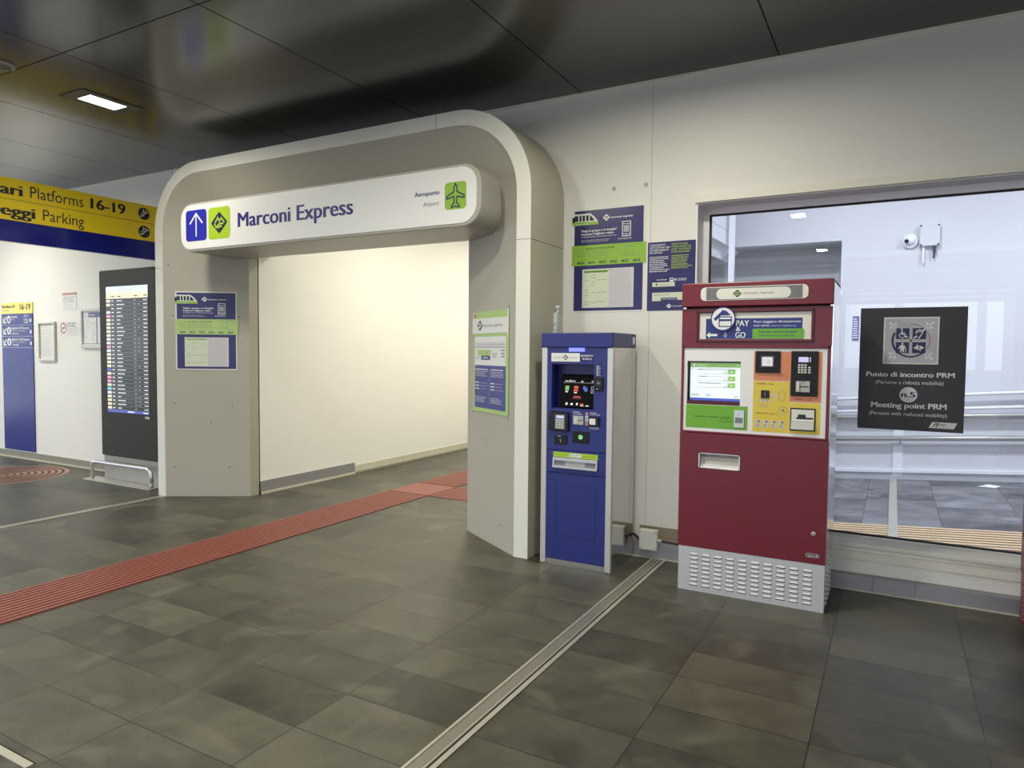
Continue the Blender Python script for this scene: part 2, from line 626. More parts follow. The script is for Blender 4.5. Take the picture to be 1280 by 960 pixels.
def tag(o, label, cat, group=None):
    o['label'] = label
    o['category'] = cat
    if group:
        o['group'] = group
    return o


def struct(name, mb, bevel=0.0, parent=None, smooth=False):
    o = mb.build(name, parent, bevel, smooth)
    if not parent:
        o['kind'] = 'structure'
    return o


def rr(x0, x1, z0, z1, r, n=8):
    pts = []
    for cx, cz, a0 in ((x1 - r, z0 + r, -90), (x1 - r, z1 - r, 0), (x0 + r, z1 - r, 90), (x0 + r, z0 + r, 180)):
        for i in range(n + 1):
            a = math.radians(a0 + 90 * i / n)
            pts.append((cx + r * math.cos(a), cz + r * math.sin(a)))
    return pts


def area_light(name, loc, parent, sx, sy, watts, col):
    ld = bpy.data.lights.new(name, 'AREA')
    ld.shape = 'RECTANGLE'
    ld.size, ld.size_y = sx, sy
    ld.energy = watts
    ld.color = col
    ld.spread = math.radians(172)
    o = bpy.data.objects.new(name, ld)
    COL.objects.link(o)
    o.parent = parent
    o.location = Vector(loc) - ORG[parent.name]
    return o


def logo(mb, cx, cz, wd, ht, y, dark, light):
    """rounded diamond holding a mountain zigzag and two swooshes"""
    a, b = wd / 2, ht / 2
    t = 0.12
    pts = []
    for dx, dz in ((0, -1), (1, 0), (0, 1), (-1, 0)):
        ex, ez = (-dz, dx)
        for s in (-t, -t * 0.35, t * 0.35, t):
            k = 1 - abs(s) if abs(s) > 0.1 else 1 - 0.07
            pts.append((cx + a * (dx * k + ex * s), cz + b * (dz * k + ez * s)))
    mb.flat(pts, y, dark)
    y2 = y - 0.0007
    lw = 0.075 * wd
    mb.ribbon([(cx - .50 * a, cz + .0 * b), (cx - .16 * a, cz + .46 * b), (cx + .04 * a, cz + .14 * b), (cx + .26 * a, cz + .40 * b), (cx + .62 * a, cz - .02 * b)], lw, y2, light)
    mb.ribbon([(cx - .58 * a, cz - .06 * b), (cx - .34 * a, cz - .40 * b), (cx + .0 * a, cz - .10 * b), (cx + .48 * a, cz - .10 * b)], lw, y2, light)
    mb.ribbon([(cx - .20 * a, cz - .50 * b), (cx + .02 * a, cz - .34 * b), (cx + .30 * a, cz - .34 * b)], lw, y2, light)


# ================================================================== LARGE STRUCTURE
WY = 4.93      # face of the long wall
CZ = 3.47      # ceiling
struct('floor', MB().box(-17, 6, -9, 5.02, -0.12, 0, 'slate').box(-5.9, -3.0, 5.02, 13.2, -0.12, 0, 'slate'))
struct('ground', MB().box(-45, 40, -60, -9, -0.30, -0.04, 'pavement'))

# long wall with the corridor opening and the window opening
WX0, WX1, WZ0, WZ1 = -1.241, 2.40, 0.293, 2.552
wb = MB()
TH = 0.19
wb.box(-17, -5.70, WY, WY + TH, 0, CZ, 'wall_paint')
wb.box(-5.70, -3.08, WY, WY + TH, 2.47, CZ, 'wall_paint')
wb.box(-3.08, WX0, WY, WY + TH, 0, CZ, 'wall_paint')
wb.box(WX0, WX1, WY, WY + TH, WZ1, CZ, 'wall_paint')
wb.box(WX0, WX1, WY, WY + TH, 0, WZ0 - .012, 'wall_paint')
wb.box(WX1, 6, WY, WY + TH, 0, CZ, 'wall_paint')
wb.rect(-1.5805, -1.5770, 0.22, CZ, WY - 0.0006, 'ink_soft')
for x, z in ((-1.867, 2.723), (-1.620, 2.726)):
    wb.disc(x, z, .017, WY - .0006, 'ink_soft', n=16)
struct('wall_back', wb)
struct('wall_right_light_block', MB().box(6.0, 6.2, -4.7, WY, 0, CZ, 'wall_paint'))  # unseen wall, added to cut the light coming in from the right
struct('wall_corridor_left', MB().box(-5.90, -5.70, WY + TH, 13.0, 0, CZ, 'corridor_paint'))
struct('wall_corridor_right', MB().box(-3.08, -2.96, WY + TH, 13.0, 0, CZ + 0.7, 'corridor_paint'))
struct('wall_corridor_end', MB().box(-5.90, -2.96, 13.0, 13.2, 0, CZ, 'corridor_paint'))
struct('ceiling_corridor', MB().box(-5.90, -3.08, WY + TH, 13.0, CZ, CZ + 0.1, 'room_white'))

# dark panelled ceiling of the hall
cb = MB()
xs = [-17, -15.5, -14.1, -12.8, -11.6, -10.5, -9.5, -8.48, -7.46, -6.325, -4.937, -3.546, -2.137, -0.722, 0.69, 2.10, 3.52, 4.94, 6.0]
ys = [-4.7, -3.12, -0.23, 2.66, WY]
for i in range(len(xs) - 1):
    for j in range(len(ys) - 1):
        cb.box(xs[i] + .004, xs[i + 1] - .004, ys[j] + .004, ys[j + 1] - (.004 if j < 3 else 0), CZ, CZ + 0.03, 'ceiling_panel')
cb.box(-17, 6, -4.7, WY, CZ + 0.006, CZ + 0.12, 'black_gap')
struct('ceiling', cb)
struct('trim_1', MB().box(-17, 6, WY - 0.012, WY, CZ - 0.012, CZ, 'window_casing'))

# window: casing, frame, gasket, pane
win = MB().box(WX0 - .016, WX1, WY - 0.022, WY, 2.557, 2.611, 'window_casing').build('window_1')
win['kind'] = 'structure'
GY = 5.12
fb = MB()
fx0, fx1, fz0, fz1 = WX0 + .001, WX1 - .001, WZ0 - .010, WZ1 - .001
fb.box(fx0, fx0 + .046, GY - .03, GY + .03, fz0 + .016, fz1 - .05, 'window_frame')
fb.box(fx1 - .046, fx1, GY - .03, GY + .03, fz0 + .016, fz1 - .05, 'window_frame')
fb.box(fx0, fx1, GY - .03, GY + .03, fz1 - .05, fz1, 'window_frame')
fb.box(fx0, fx1, GY - .03, GY + .03, fz0, fz0 + .016, 'window_frame')
fb.box(WX0 + .0005, WX0 + .004, WY - .004, GY - .0305, WZ0 + .001, WZ1 - .004, 'window_frame')
fb.box(WX0 + .0005, WX1, WY - .004, GY - .0305, WZ1 - .004, WZ1 - .0005, 'window_frame')
fb.build('window_frame', win)
gb = MB()
g = 0.010
gb.box(fx0 + .046, fx0 + .046 + g, GY - .012, GY + .012, fz0 + .016, fz1 - .05, 'gasket')
gb.box(fx1 - .046 - g, fx1 - .046, GY - .012, GY + .012, fz0 + .016, fz1 - .05, 'gasket')
gb.box(fx0 + .046, fx1 - .046, GY - .012, GY + .012, fz1 - .05 - g, fz1 - .05, 'gasket')
gb.box(fx0 + .046, fx1 - .046, GY - .012, GY + .012, fz0 + .016, fz0 + .016 + g, 'gasket')
gb.build('window_gasket', win)
MB().box(fx0 + .046, fx1 - .046, GY - .003, GY + .003, fz0 + .016, fz1 - .05, 'pane').build('pane', win)
MB().box(fx0, fx1, WY - 0.03, GY - .031, WZ0 - .028, WZ0, 'window_casing').build('window_sill', win, bevel=.004)
MB().box(fx0, fx1, WY - 0.018, WY, 0.182, 0.235, 'window_casing').box(fx0, fx1, WY - 0.012, WY, 0.096, 0.179, 'wall_paint').build('apron', win)

# skirtings
sk = MB()
sk.box(-1.75, -1.2, 4.85, WY, 0.0, 0.118, 'skirting_metal')
sk.box(-1.2, -.07, 4.85, WY, 0.004, 0.096, 'skirting_metal')
sk.box(-.068, 0.16, 4.852, WY, 0.004, 0.094, 'skirting_metal')
sk.box(0.162, 3.0, 4.85, WY, 0.004, 0.094, 'skirting_metal')
sk.box(-1.75, 3.0, 4.842, WY, 0.0, 0.008, 'skirting_lip')
struct('baseboard_right', sk)
struct('baseboard_left', MB().box(-17, -9.30, 4.905, WY, 0.012, 0.085, 'skirting_stone').box(-9.295, -6.5, 4.905, WY, 0.012, 0.085, 'skirting_stone').box(-17, -6.5, 4.875, WY, 0, 0.013, 'skirting_lip'))
struct('baseboard_corridor', MB().box(-5.70, -5.685, 4.94, 6.36, 0.0, 0.135, 'skirting_metal').box(-5.70, -5.675, 4.94, 6.36, 0.0, 0.022, 'skirting_lip').box(-5.70, -5.69, 6.36, 13.0, 0.0, 0.10, 'skirting_lip').box(-5.70, -5.68, 6.36, 13.0, 0.0, 0.02, 'skirting_stone'))

# the room behind the window, its floor a ramp that climbs to the right
SL = 0.070


def ramp_z(x):
    return SL * (x + 0.55)


RB = 9.23
rf = MB()
ra, rb_ = -2.96, 6.0
rf.add([(ra, WY + TH, ramp_z(ra)), (rb_, WY + TH, ramp_z(rb_)), (rb_, RB, ramp_z(rb_)), (ra, RB, ramp_z(ra)),
        (ra, WY + TH, -0.5), (rb_, WY + TH, -0.5), (rb_, RB, -0.5), (ra, RB, -0.5)],
       [(0, 1, 2, 3), (4, 7, 6, 5), (0, 4, 5, 1), (1, 5, 6, 2), (2, 6, 7, 3), (3, 7, 4, 0)], 'room_slate')
struct('floor_ramp', rf)
rw = MB()
OX0, OX1, OZ0, OZ1 = -2.50, -0.585, 1.55, 2.87
rw.box(-2.96, OX0, RB, RB + .2, -0.5, 4.2, 'room_wall')
rw.box(OX1, 6.0, RB, RB + .2, -0.5, 4.2, 'room_wall')
rw.box(OX0, OX1, RB, RB + .2, -0.5, OZ0, 'room_wall')
rw.box(OX0, OX1, RB, RB + .2, OZ1, 4.2, 'room_wall')
struct('wall_room_back', rw)
struct('wall_room_recess', MB().box(OX0, OX1, RB + .55, RB + .65, OZ0, OZ1, 'room_grey').box(OX0 - .1, OX0, RB + .2, RB + .65, OZ0, OZ1, 'room_grey').box(OX1, OX1 + .1, RB + .2, RB + .65, OZ0, OZ1, 'room_grey').box(OX0, OX1, RB + .2, RB + .65, OZ0 - .1, OZ0, 'room_grey').box(OX0, OX1, RB + .2, RB + .65, OZ1, OZ1 + .1, 'room_grey'))
struct('wall_room_right', MB().box(6.0, 6.2, WY + TH, RB + .2, -0.5, 4.3, 'room_wall'))
struct('ceiling_room', MB().box(-2.96, 6.2, WY + TH, RB + .2, 4.2, 4.3, 'room_white'))
rs = MB()
for x0, x1 in ((-2.9, 5.9),):
    rs.add([(x0, RB - .02, ramp_z(x0)), (x1, RB - .02, ramp_z(x1)), (x1, RB - .02, ramp_z(x1) + .045), (x0, RB - .02, ramp_z(x0) + .045),
            (x0, RB, ramp_z(x0)), (x1, RB, ramp_z(x1)), (x1, RB, ramp_z(x1) + .045), (x0, RB, ramp_z(x0) + .045)],
           [(0, 1, 2, 3), (3, 2, 6, 7), (0, 3, 7, 4), (1, 5, 6, 2)], 'room_grey')
    rs.add([(x0, RB - .035, ramp_z(x0) + .085), (x1, RB - .035, ramp_z(x1) + .085), (x1, RB - .035, ramp_z(x1) + .12), (x0, RB - .035, ramp_z(x0) + .12),
            (x0, RB, ramp_z(x0) + .085), (x1, RB, ramp_z(x1) + .085), (x1, RB, ramp_z(x1) + .12), (x0, RB, ramp_z(x0) + .12)],
           [(0, 1, 2, 3), (3, 2, 6, 7), (0, 3, 7, 4), (1, 5, 6, 2), (0, 4, 5, 1)], 'room_white')
struct('baseboard_room', rs)
struct('trim_2', MB().box(0.03, 0.13, RB - .012, RB, ramp_z(.03) - .02, 0.75, 'room_white'))

# a slatted front across the forecourt (what the panes and steel mirror)
fa = MB()
fa.box(-9, 9, -24.4, -24.0, 0, 0.9, 'facade')
fa.box(-9, 9, -24.4, -24.0, 4.4, 9, 'facade')
for x in (-9, -6, -3, 0, 3, 6, 8.7):
    fa.box(x, x + .3, -24.3, -24.0, 0.9, 4.4, 'facade')
struct('wall_forecourt', fa)

lv = MB()
for x0, x1 in ((-9.0, -5.2), (-5.0, -3.15), (-3.0, -1.05), (-0.9, 3.4), (3.6, 6.0)):
    for k in range(9):
        z = 2.47 + .100 * k
        lv.add([(x0, -4.64, z + .05), (x1, -4.64, z + .05), (x1, -4.53, z + .082), (x0, -4.53, z + .082), (x0, -4.64, z), (x1, -4.64, z), (x1, -4.53, z + .032), (x0, -4.53, z + .032)],
               [(0, 1, 2, 3), (4, 7, 6, 5), (0, 4, 5, 1), (2, 6, 7, 3), (0, 3, 7, 4), (1, 5, 6, 2)], 'lamp_frame')
struct('trim_4', lv)

# ================================================================== PORTAL
PF = 4.37
px0, px1, pzt, pr = -6.53, -2.275, 3.293, 0.64
RWD = 0.115
ix0, ix1, izt, iy = -5.70, -3.08, 2.47, 4.82


def arch(x0, x1, zt, r, n=14):
    pts = [(x0, 0.0)]
    for i in range(n + 1):
        a = math.radians(180 - 90 * i / n)
        pts.append((x0 + r + r * math.cos(a), zt - r + r * math.sin(a)))
    for i in range(n + 1):
        a = math.radians(90 - 90 * i / n)
        pts.append((x1 - r + r * math.cos(a), zt - r + r * math.sin(a)))
    pts.append((x1, 0.0))
    return pts


def loft(mb, A, ya, B, yb, m, flip=False):
    n = len(A)
    vs = [(x, ya, z) for x, z in A] + [(x, yb, z) for x, z in B]
    fs = [(i, i + 1, i + 1 + n, i + n) for i in range(n - 1)]
    if flip:
        fs = [tuple(reversed(f)) for f in fs]
    mb.add(vs, fs, m)


portal = thing('entrance_portal', 'big cream and grey splayed portal with rounded top corners around the corridor opening', 'doorway', (-4.4, PF + .2, 0))
outer = arch(px0, px1, pzt, pr)
inner = arch(px0 + RWD, px1 - RWD, pzt - RWD + .005, pr - RWD + .01)
mouth = arch(ix0, ix1, izt, 0.03)
pb = MB()
loft(pb, outer, PF, inner, PF, 'portal_white')
loft(pb, inner, PF, arch(px0 + RWD, px1 - RWD, pzt - RWD + .005, pr - RWD + .01), PF + .008, 'portal_white')
pb.build('front_band', portal)
pb = MB()
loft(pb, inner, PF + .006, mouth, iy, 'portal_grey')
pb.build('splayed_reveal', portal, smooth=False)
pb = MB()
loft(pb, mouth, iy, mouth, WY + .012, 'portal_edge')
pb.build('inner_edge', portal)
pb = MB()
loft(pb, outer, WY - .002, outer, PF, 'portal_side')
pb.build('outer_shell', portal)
for p in portal.children:
    if p.name.startswith(('splayed', 'outer')):
        p.data.polygons.foreach_set('use_smooth', [True] * len(p.data.polygons))
# panel joints of the portal skin
MB().rect(-3.098, -3.094, pzt - RWD, pzt - .001, PF - .0006, 'seam').build('panel_joint', portal)
MB().rect(px1 - RWD, px1, 2.300, 2.303, PF - .0006, 'seam').build('panel_joint', portal)
MB().rect(px0, px0 + RWD, 2.300, 2.303, PF - .0006, 'seam').build('panel_joint', portal)
MB().rect(-6.24, -6.237, pzt - RWD + .02, pzt - .03, PF - .0006, 'seam').build('panel_joint', portal)
MB().add([(px1 + .0006, PF, 2.300), (px1 + .0006, WY, 2.300), (px1 + .0006, WY, 2.304), (px1 + .0006, PF, 2.304)], [(0, 1, 2, 3)], 'seam').build('panel_joint', portal)
# faint screws on the splays
Al, Bl = Vector((-6.41, 4.376)), Vector((-5.70, 4.82))
Ar, Br = Vector((-3.08, 4.82)), Vector((-2.394, 4.376))


def on_splay(A, B, u, off=-0.002):
    t = (B - A).normalized()
    nrm = Vector((t.y, -t.x))
    p = A + t * u - nrm * off * 1.0
    return p


def rotz_of(A, B):
    t = B - A
    return math.atan2(t.y, t.x)


def screw(A, B, u, z):
    t = (B - A).normalized()
    nrm = Vector((t.y, -t.x))
    p = A + t * u + nrm * 0.001
    mb = MB()
    vs = []
    for k in range(8):
        a = 2 * math.pi * k / 8
        q = p + t * (0.007 * math.cos(a))
        vs.append((q.x, q.y, z + 0.007 * math.sin(a)))
    mb.add(vs, [tuple(range(8))], 'seam')
    mb.build('screw', portal)


for u, z in ((0.09, 1.83), (0.74, 1.82), (0.09, 0.95), (0.66, 0.93), (0.09, 0.30), (0.63, 0.30), (0.45, 0.75), (0.05, 2.33)):
    screw(Al, Bl, u, z)
for u, z in ((0.72, 1.83), (0.11, 1.01), (0.72, 1.00), (0.35, 0.80), (0.6, 0.18)):
    screw(Ar, Br, u, z)

# ------------------------------------------------------------------ overhead sign of the portal
SY = 4.22
sg = thing('overhead_sign', 'long white overhead sign with airport symbol across the top of the portal', 'sign', (-4.26, SY, 2.40))
sbx = MB()
sbx.prism(rr(-5.925, -2.597, 2.400, 2.850, .155), SY, 4.80, 'sign_bezel')
o = sbx.build('sign_box', sg, bevel=.012)
MB().prism(rr(-5.900, -2.632, 2.424, 2.828, .13), SY - .006, SY, 'sign_white').build('face_panel', sg)
y = SY - .0075
mb = MB()
mb.flat(rr(-5.827, -5.535, 2.496, 2.780, .035), y, 'arrow_blue')
mb.ribbon([(-5.681, 2.535), (-5.681, 2.735)], .016, y - .0007, 'white_ink')
mb.ribbon([(-5.770, 2.655), (-5.681, 2.745), (-5.592, 2.655)], .017, y - .0007, 'white_ink')
mb.build('arrow_pictogram', sg)
mb = MB()
mb.flat(rr(-5.510, -5.220, 2.494, 2.778, .035), y, 'lime')
logo(mb, -5.362, 2.638, .225, .20, y - .0007, 'dark_navy', 'lime')
mb.build('company_emblem', sg)
MB().text('Marconi Express', 2.578, 2.702, y, 'navy_text', x0=-5.119, x1=-3.779, bold=.028).build('lettering', sg)
MB().text('Aeroporto', 2.648, 2.680, y, 'navy_text', x0=-3.177, x1=-2.951, bold=.02).build('lettering', sg)
MB().text('Airport', 2.570, 2.600, y, 'ink_grey', x0=-3.100, x1=-2.956, shear=.2).build('lettering', sg)
mb = MB()
ax, az = -2.810, 2.6245
mb.flat(rr(-2.903, -2.717, 2.527, 2.722, .028), y, 'lime_sticker')
pl = [(0, .085), (.013, .06), (.013, .028), (.075, -.002), (.075, -.020), (.013, -.006), (.010, -.052), (.034, -.072), (.034, -.085), (0, -.076)]
pl = [(ax + a, az + b) for a, b in pl] + [(ax - a, az + b) for a, b in reversed(pl[1:-1])]
mb.ribbon(pl, .010, y - .0007, 'dark_navy', closed=True)
mb.build('aeroplane_pictogram', sg)
for i, (x, yy) in enumerate(((-5.35, 4.64), (-4.95, 4.40), (-4.62, 4.66), (-4.22, 4.42), (-3.95, 4.66), (-3.52, 4.42), (-3.28, 4.66))):
    b = MB()
    b.add([(x + .009 * math.cos(-k * math.pi / 4), yy + .009 * math.sin(-k * math.pi / 4), 2.3992) for k in range(8)], [tuple(range(8))], 'seam')
    b.build('rivet', sg)

# ================================================================== FLOOR FITTINGS
def joint_strip(name, label, x0, x1, y0, y1, wide=True):
    mb = MB()
    w_ = x1 - x0
    if wide:
        mb.box(x0, x1, y0, y1, -.01, .001, 'joint_plate')
        mb.box(x0, x0 + .012, y0, y1, -.01, .004, 'joint_rail')
        mb.box(x0 + .62 * w_, x0 + .62 * w_ + .006, y0, y1, -.01, .004, 'joint_rail')
        mb.box(x0 + .70 * w_, x0 + .76 * w_, y0, y1, -.01, .0016, 'black_gap')
        mb.box(x1 - .022, x1, y0, y1, -.01, .005, 'joint_rail')
    else:
        mb.box(x0, x1, y0, y1, -.01, .001, 'joint_plate')
        mb.box(x0, x0 + .28 * w_, y0, y1, -.01, .004, 'joint_rail')
        mb.box(x1 - .28 * w_, x1, y0, y1, -.01, .004, 'joint_rail')
    o = mb.build(name)
    return tag(o, label, 'floor strip')


joint_strip('expansion_joint', 'wide ridged metal joint strip in the floor beside the blue machine', -1.503, -1.392, -8.9, 4.84)
joint_strip('floor_strip', 'thin twin metal line in the floor ending at the left foot of the portal', -6.475, -6.405, -3.0, 4.36, wide=False)
o = MB().box(-4.10, -2.66, 1.255, 1.285, -.01, .004, 'joint_rail').box(-4.10, -2.66, 1.285, 1.292, -.01, .002, 'black_gap').build('metal_edging')
tag(o, 'short bright metal edging in the floor at the bottom left corner of the photo', 'floor strip')

tp = MB()
tx0, tx1 = -4.680, -4.160
tp.box(tx0, tx1, -8.5, 13.0, -.01, .0015, 'tactile_red_dark')
nr = 11
for i in range(nr):
    a = tx0 + .008 + (tx1 - tx0 - .016) * i / nr
    tp.box(a, a + .030, -8.5, 5.75, -.01, .006, 'tactile_red')
    tp.box(a, a + .030, 6.30, 13.0, -.01, .006, 'tactile_red')
tp.box(tx0 + .01, tx1 - .01, 5.77, 6.28, -.01, .006, 'tactile_red')
tp.box(tx1, -3.1, 5.76, 6.29, -.01, .0015, 'tactile_red_dark')
for i in range(nr):
    a = 5.768 + .514 * i / nr
    tp.box(tx1, -3.1, a, a + .030, -.01, .006, 'tactile_red')
tag(tp.build('tactile_path'), 'straight red ribbed tactile path across the grey floor into the corridor', 'tactile paving')

tc_ = MB()
cx, cy = -9.05, 4.10
for i in range(9):
    r0, r1 = .05 + .068 * i, .05 + .068 * i + .026
    n = 56
    vs, fs = [], []
    for k in range(n):
        a = 2 * math.pi * k / n
        for r in (r0, r1):
            vs.append((cx + r * math.cos(a), cy + r * math.sin(a), .005))
    for k in range(n):
        k2 = (k + 1) % n
        fs.append((2 * k, 2 * k + 1, 2 * k2 + 1, 2 * k2))
    tc_.add(vs, fs, 'tactile_red_dark')
tc_.add([(cx + .67 * math.cos(2 * math.pi * k / 56), cy + .67 * math.sin(2 * math.pi * k / 56), .002) for k in range(56)], [tuple(range(56))], 'tactile_rose')
tag(tc_.build('tactile_disc'), 'round tactile paving of red concentric rings by the left wall', 'tactile paving')

# ================================================================== CEILING LAMPS
def square_lamp(x, y_, label, group=None, watts=LAMP_W, z=CZ, name='ceiling_downlight', col=WARM):
    t = thing(name, label, 'ceiling light', (x, y_, z), group=group)
    f = MB()
    a, b = .155, .245
    f.box(x - a, x + a, y_ - b, y_ - .148, z - .006, z - .0005, 'lamp_frame')
    f.box(x - a, x + a, y_ + .148, y_ + b, z - .006, z - .0005, 'lamp_frame')
    f.box(x - a, x - .088, y_ - .148, y_ + .148, z - .006, z - .0005, 'lamp_frame')
    f.box(x + .088, x + a, y_ - .148, y_ + .148, z - .006, z - .0005, 'lamp_frame')
    f.build('frame', t)
    d = MB()
    d.box(x - .088, x + .088, y_ - .148, y_ + .148, z - .004, z - .0005, 'lamp_glow')
    d.build('diffuser', t)
    area_light('lamp_light', (x, y_, z - .010), t, .17, .29, watts, col)
    return t


square_lamp(-5.62, 3.33, 'glowing rectangular downlight in the dark ceiling left of the portal', watts=LAMP_W * .7)
for x, y_ in ((-2.95, 2.40), (-1.24, 3.33), (-10.0, 3.33), (-1.24, -.35), (-1.24, -4.03), (-5.62, -.35), (-5.62, -4.03), (3.14, -.35), (-10.0, -.35), (3.14, -4.03), (-10.0, -4.03)):
    square_lamp(x, y_, 'rectangular ceiling downlight of the hall outside the view', 'downlights of the hall outside the view', watts=LAMP_W * (1.9 if x < -9 and y_ > 3 else 1))
for y_ in (6.6, 8.9, 11.2):
    square_lamp(-4.0, y_, 'corridor ceiling lamp hidden above the overhead sign', 'corridor lamps hidden above the overhead sign', CORRIDOR_W, name='corridor_lamp', col=(1.0, .965, .80))
for x, y_ in ((-.4, 7.0), (2.2, 7.0), (4.6, 7.0)):  # unseen fittings, added to give the ramp room its cool daylight tone
    square_lamp(x, y_, 'unseen lamp added above the window view to light the ramp room', 'unseen lamps added to light the ramp room', ROOM_W / 3, z=4.2, name='ramp_room_fill_light', col=(.90, .94, 1.0))
t = thing('round_ceiling_speaker', 'small round grey fitting in the dark ceiling at the left edge', 'speaker', (-5.52, 2.56, CZ))
MB().lathe(-5.52, 2.56, [(.072, CZ - .010), (.072, CZ - .0005)], 'lamp_frame').build('grille', t)
rm = MB()
n = 36
vs, fs = [], []
for k in range(n):
    a = 2 * math.pi * k / n
    for r, z in ((.068, CZ - .012), (.084, CZ - .014), (.090, CZ - .001)):
        vs.append((-5.52 + r * math.cos(a), 2.56 + r * math.sin(a), z))
for k in range(n):
    k2 = (k + 1) % n
    for q in (0, 1):
        fs.append((3 * k + q, 3 * k2 + q, 3 * k2 + q + 1, 3 * k + q + 1))
rm.add(vs, fs, 'grey_plastic')
rm.build('rim', t)
#CONTINUE

# ================================================================== POSTERS OF THE AIRPORT LINE
def line_poster(label, loc, rotz, kx, seed, fresh, name='timetable_poster'):
    """white edged navy poster: train picture, heading, lime strip stuck across, timetable sheet below. local x from its left edge"""
    t = thing(name, label, 'poster', loc, rotz, group='navy and lime timetable posters', local=True)

    def X(a):
        return a * kx
    W_, H_ = 0.604, 0.786
    MB().box(X(0), X(W_), -.003, 0, 0, H_, 'paper').rect(X(.013), X(W_ - .012), .012, H_ - .012, -.0038, 'poster_navy').build('poster_sheet', t)
    mb = MB()
    y = -.0048
    mb.flat([(X(-.004), .664), (X(.222), .664), (X(.214), .690), (X(.188), .722), (X(.150), .752), (X(.004), .752), (X(-.004), .74)], y, 'train_white')
    mb.flat([(X(-.004), .664), (X(.222), .664), (X(.216), .686), (X(.05), .690), (X(-.004), .690)], y - .0006, 'lime_sticker')
    mb.flat([(X(.014), .695), (X(.186), .695), (X(.166), .722), (X(.146), .738), (X(.014), .738)], y - .0006, 'train_glass')
    for a in (.046, .074, .104, .136):
        mb.rect(X(a), X(a + .010), .694, .740, y - .0009, 'train_white')
    mb.flat([(X(-.006), .688), (X(.016), .688), (X(.016), .728), (X(-.006), .728)], y - .0006, 'train_glass')
    mb.text('marconi express', .669, .678, y - .0012, 'white_ink', x0=X(.03), x1=X(.13), bold=.02)
    mb.build('train_picture', t)
    mb = MB()
    mb.flat([(X(.256), .709), (X(.287), .683), (X(.318), .709), (X(.287), .735)], y, 'white_ink')
    mb.ribbon([(X(.270), .708), (X(.281), .718), (X(.288), .710), (X(.296), .718), (X(.306), .707)], .0055, y - .0006, 'poster_navy')
    mb.ribbon([(X(.274), .700), (X(.290), .703), (X(.300), .702)], .005, y - .0006, 'poster_navy')
    mb.text('marconi express', .701, .716, y, 'white_ink', x0=X(.325), x1=X(.505), bold=.03)
    mb.build('company_emblem', t)
    MB().text('Viaggi in gruppo o in famiglia?', .613, .628, y, 'white_ink', x0=X(.072), x1=X(.375), bold=.03).build('heading_lettering', t)
    MB().text('Acquista il biglietto online', .588, .603, y, 'white_ink', x0=X(.072), x1=X(.350), bold=.03).build('heading_lettering', t)
    MB().text('Traveling with a group or family? Buy your ticket online', .570, .579, y, 'white_ink', x0=X(.072), x1=X(.372), bold=.01).build('heading_lettering', t)
    MB().bars(X(.072), X(.34), .532, .553, 2, y, 'ink_soft', seed=seed).build('small_print', t)
    MB().bars(X(.386), X(.50), .535, .552, 2, y, 'white_ink', seed=seed + 1, ragged=.1, fill=.3).build('small_print', t)
    mb = MB()
    mb.ribbon([(X(.422), .562), (X(.488), .562), (X(.488), .668), (X(.422), .668)], .006, y, 'white_ink', closed=True)
    mb.ribbon([(X(.424), .651), (X(.486), .651)], .004, y, 'white_ink')
    mb.ribbon([(X(.424), .577), (X(.486), .577)], .004, y, 'white_ink')
    mb.disc(X(.455), .5695, .0035, y, 'white_ink', n=10)
    mb.rect(X(.432), X(.478), .590, .640, y, 'ink_soft')
    mb.build('telephone_pictogram', t)
    st = MB()
    gm = 'lime_sticker' if fresh else 'lime_pale'
    st.box(X(-.006), X(.616), -.0060, -.0038, .357, .510, gm)
    ys = -.0068
    st.text('PAY & GO CONTACTLESS', .478, .490, ys, 'ink', x0=X(.118), x1=X(.360), bold=.02)
    st.bars(X(.116), X(.36), .418, .474, 4, ys, 'ink_grey', seed=seed + 2, fill=.22)
    st.bars(X(.116), X(.34), .395, .412, 1, ys, 'ink_grey', seed=seed + 5, fill=.16)
    st.bars(X(.405), X(.575), .492, .500, 1, ys, 'ink_grey', seed=seed + 6, fill=.4, ragged=.0)
    st.bars(X(.405), X(.575), .412, .420, 1, ys, 'ink_grey', seed=seed + 7, fill=.3, ragged=.0)
    for a, b in ((.042, .098), (.450, .512)):
        p = rr(X(a), X(b), .428, .482, .008, 4)
        st.ribbon(p, .003, ys, 'ink_grey', closed=True)
    st.ring(X(.062), .455, .008, .011, ys, 'ink_grey', -60, 60, 8)
    st.ring(X(.066), .455, .012, .015, ys, 'ink_grey', -60, 60, 8)
    for k in range(6):
        x = X(.040 + .094 * k)
        st.flat([(x, .378), (x + .012, .370), (x + .056, .370), (x + .056, .386), (x + .012, .386)], ys, 'dark_navy')
        st.rect(x + .016, x + .052, .375, .381, ys - .0006, gm)
    st.build('pay_strip', t)
    sh = MB()
    sh.box(X(.088), X(.520), -.0062, -.0038, .034, .328, 'paper_lilac')
    sh.rect(X(.096), X(.312), .040, .322, ys, 'paper_green')
    ys -= .0006
    sh.rect(X(.104), X(.308), .300, .316, ys, 'panel_green' if fresh else 'lime_pale')
    sh.bars(X(.112), X(.302), .303, .313, 1, ys - .0004, 'ink', seed=seed + 8, ragged=0)
    for k, (zz, xx) in enumerate(((.282, .165), (.262, .165), (.244, .11), (.244, .215), (.244, .26), (.226, .165), (.204, .165), (.170, .11), (.150, .11), (.150, .165), (.150, .215), (.150, .255), (.128, .11), (.080, .11), (.072, .165), (.080, .215), (.080, .255), (.062, .11))):
        sh.bars(X(xx), X(xx + .042), zz - .004, zz + .004, 1, ys, 'ink_grey', seed=k + seed, ragged=.2)
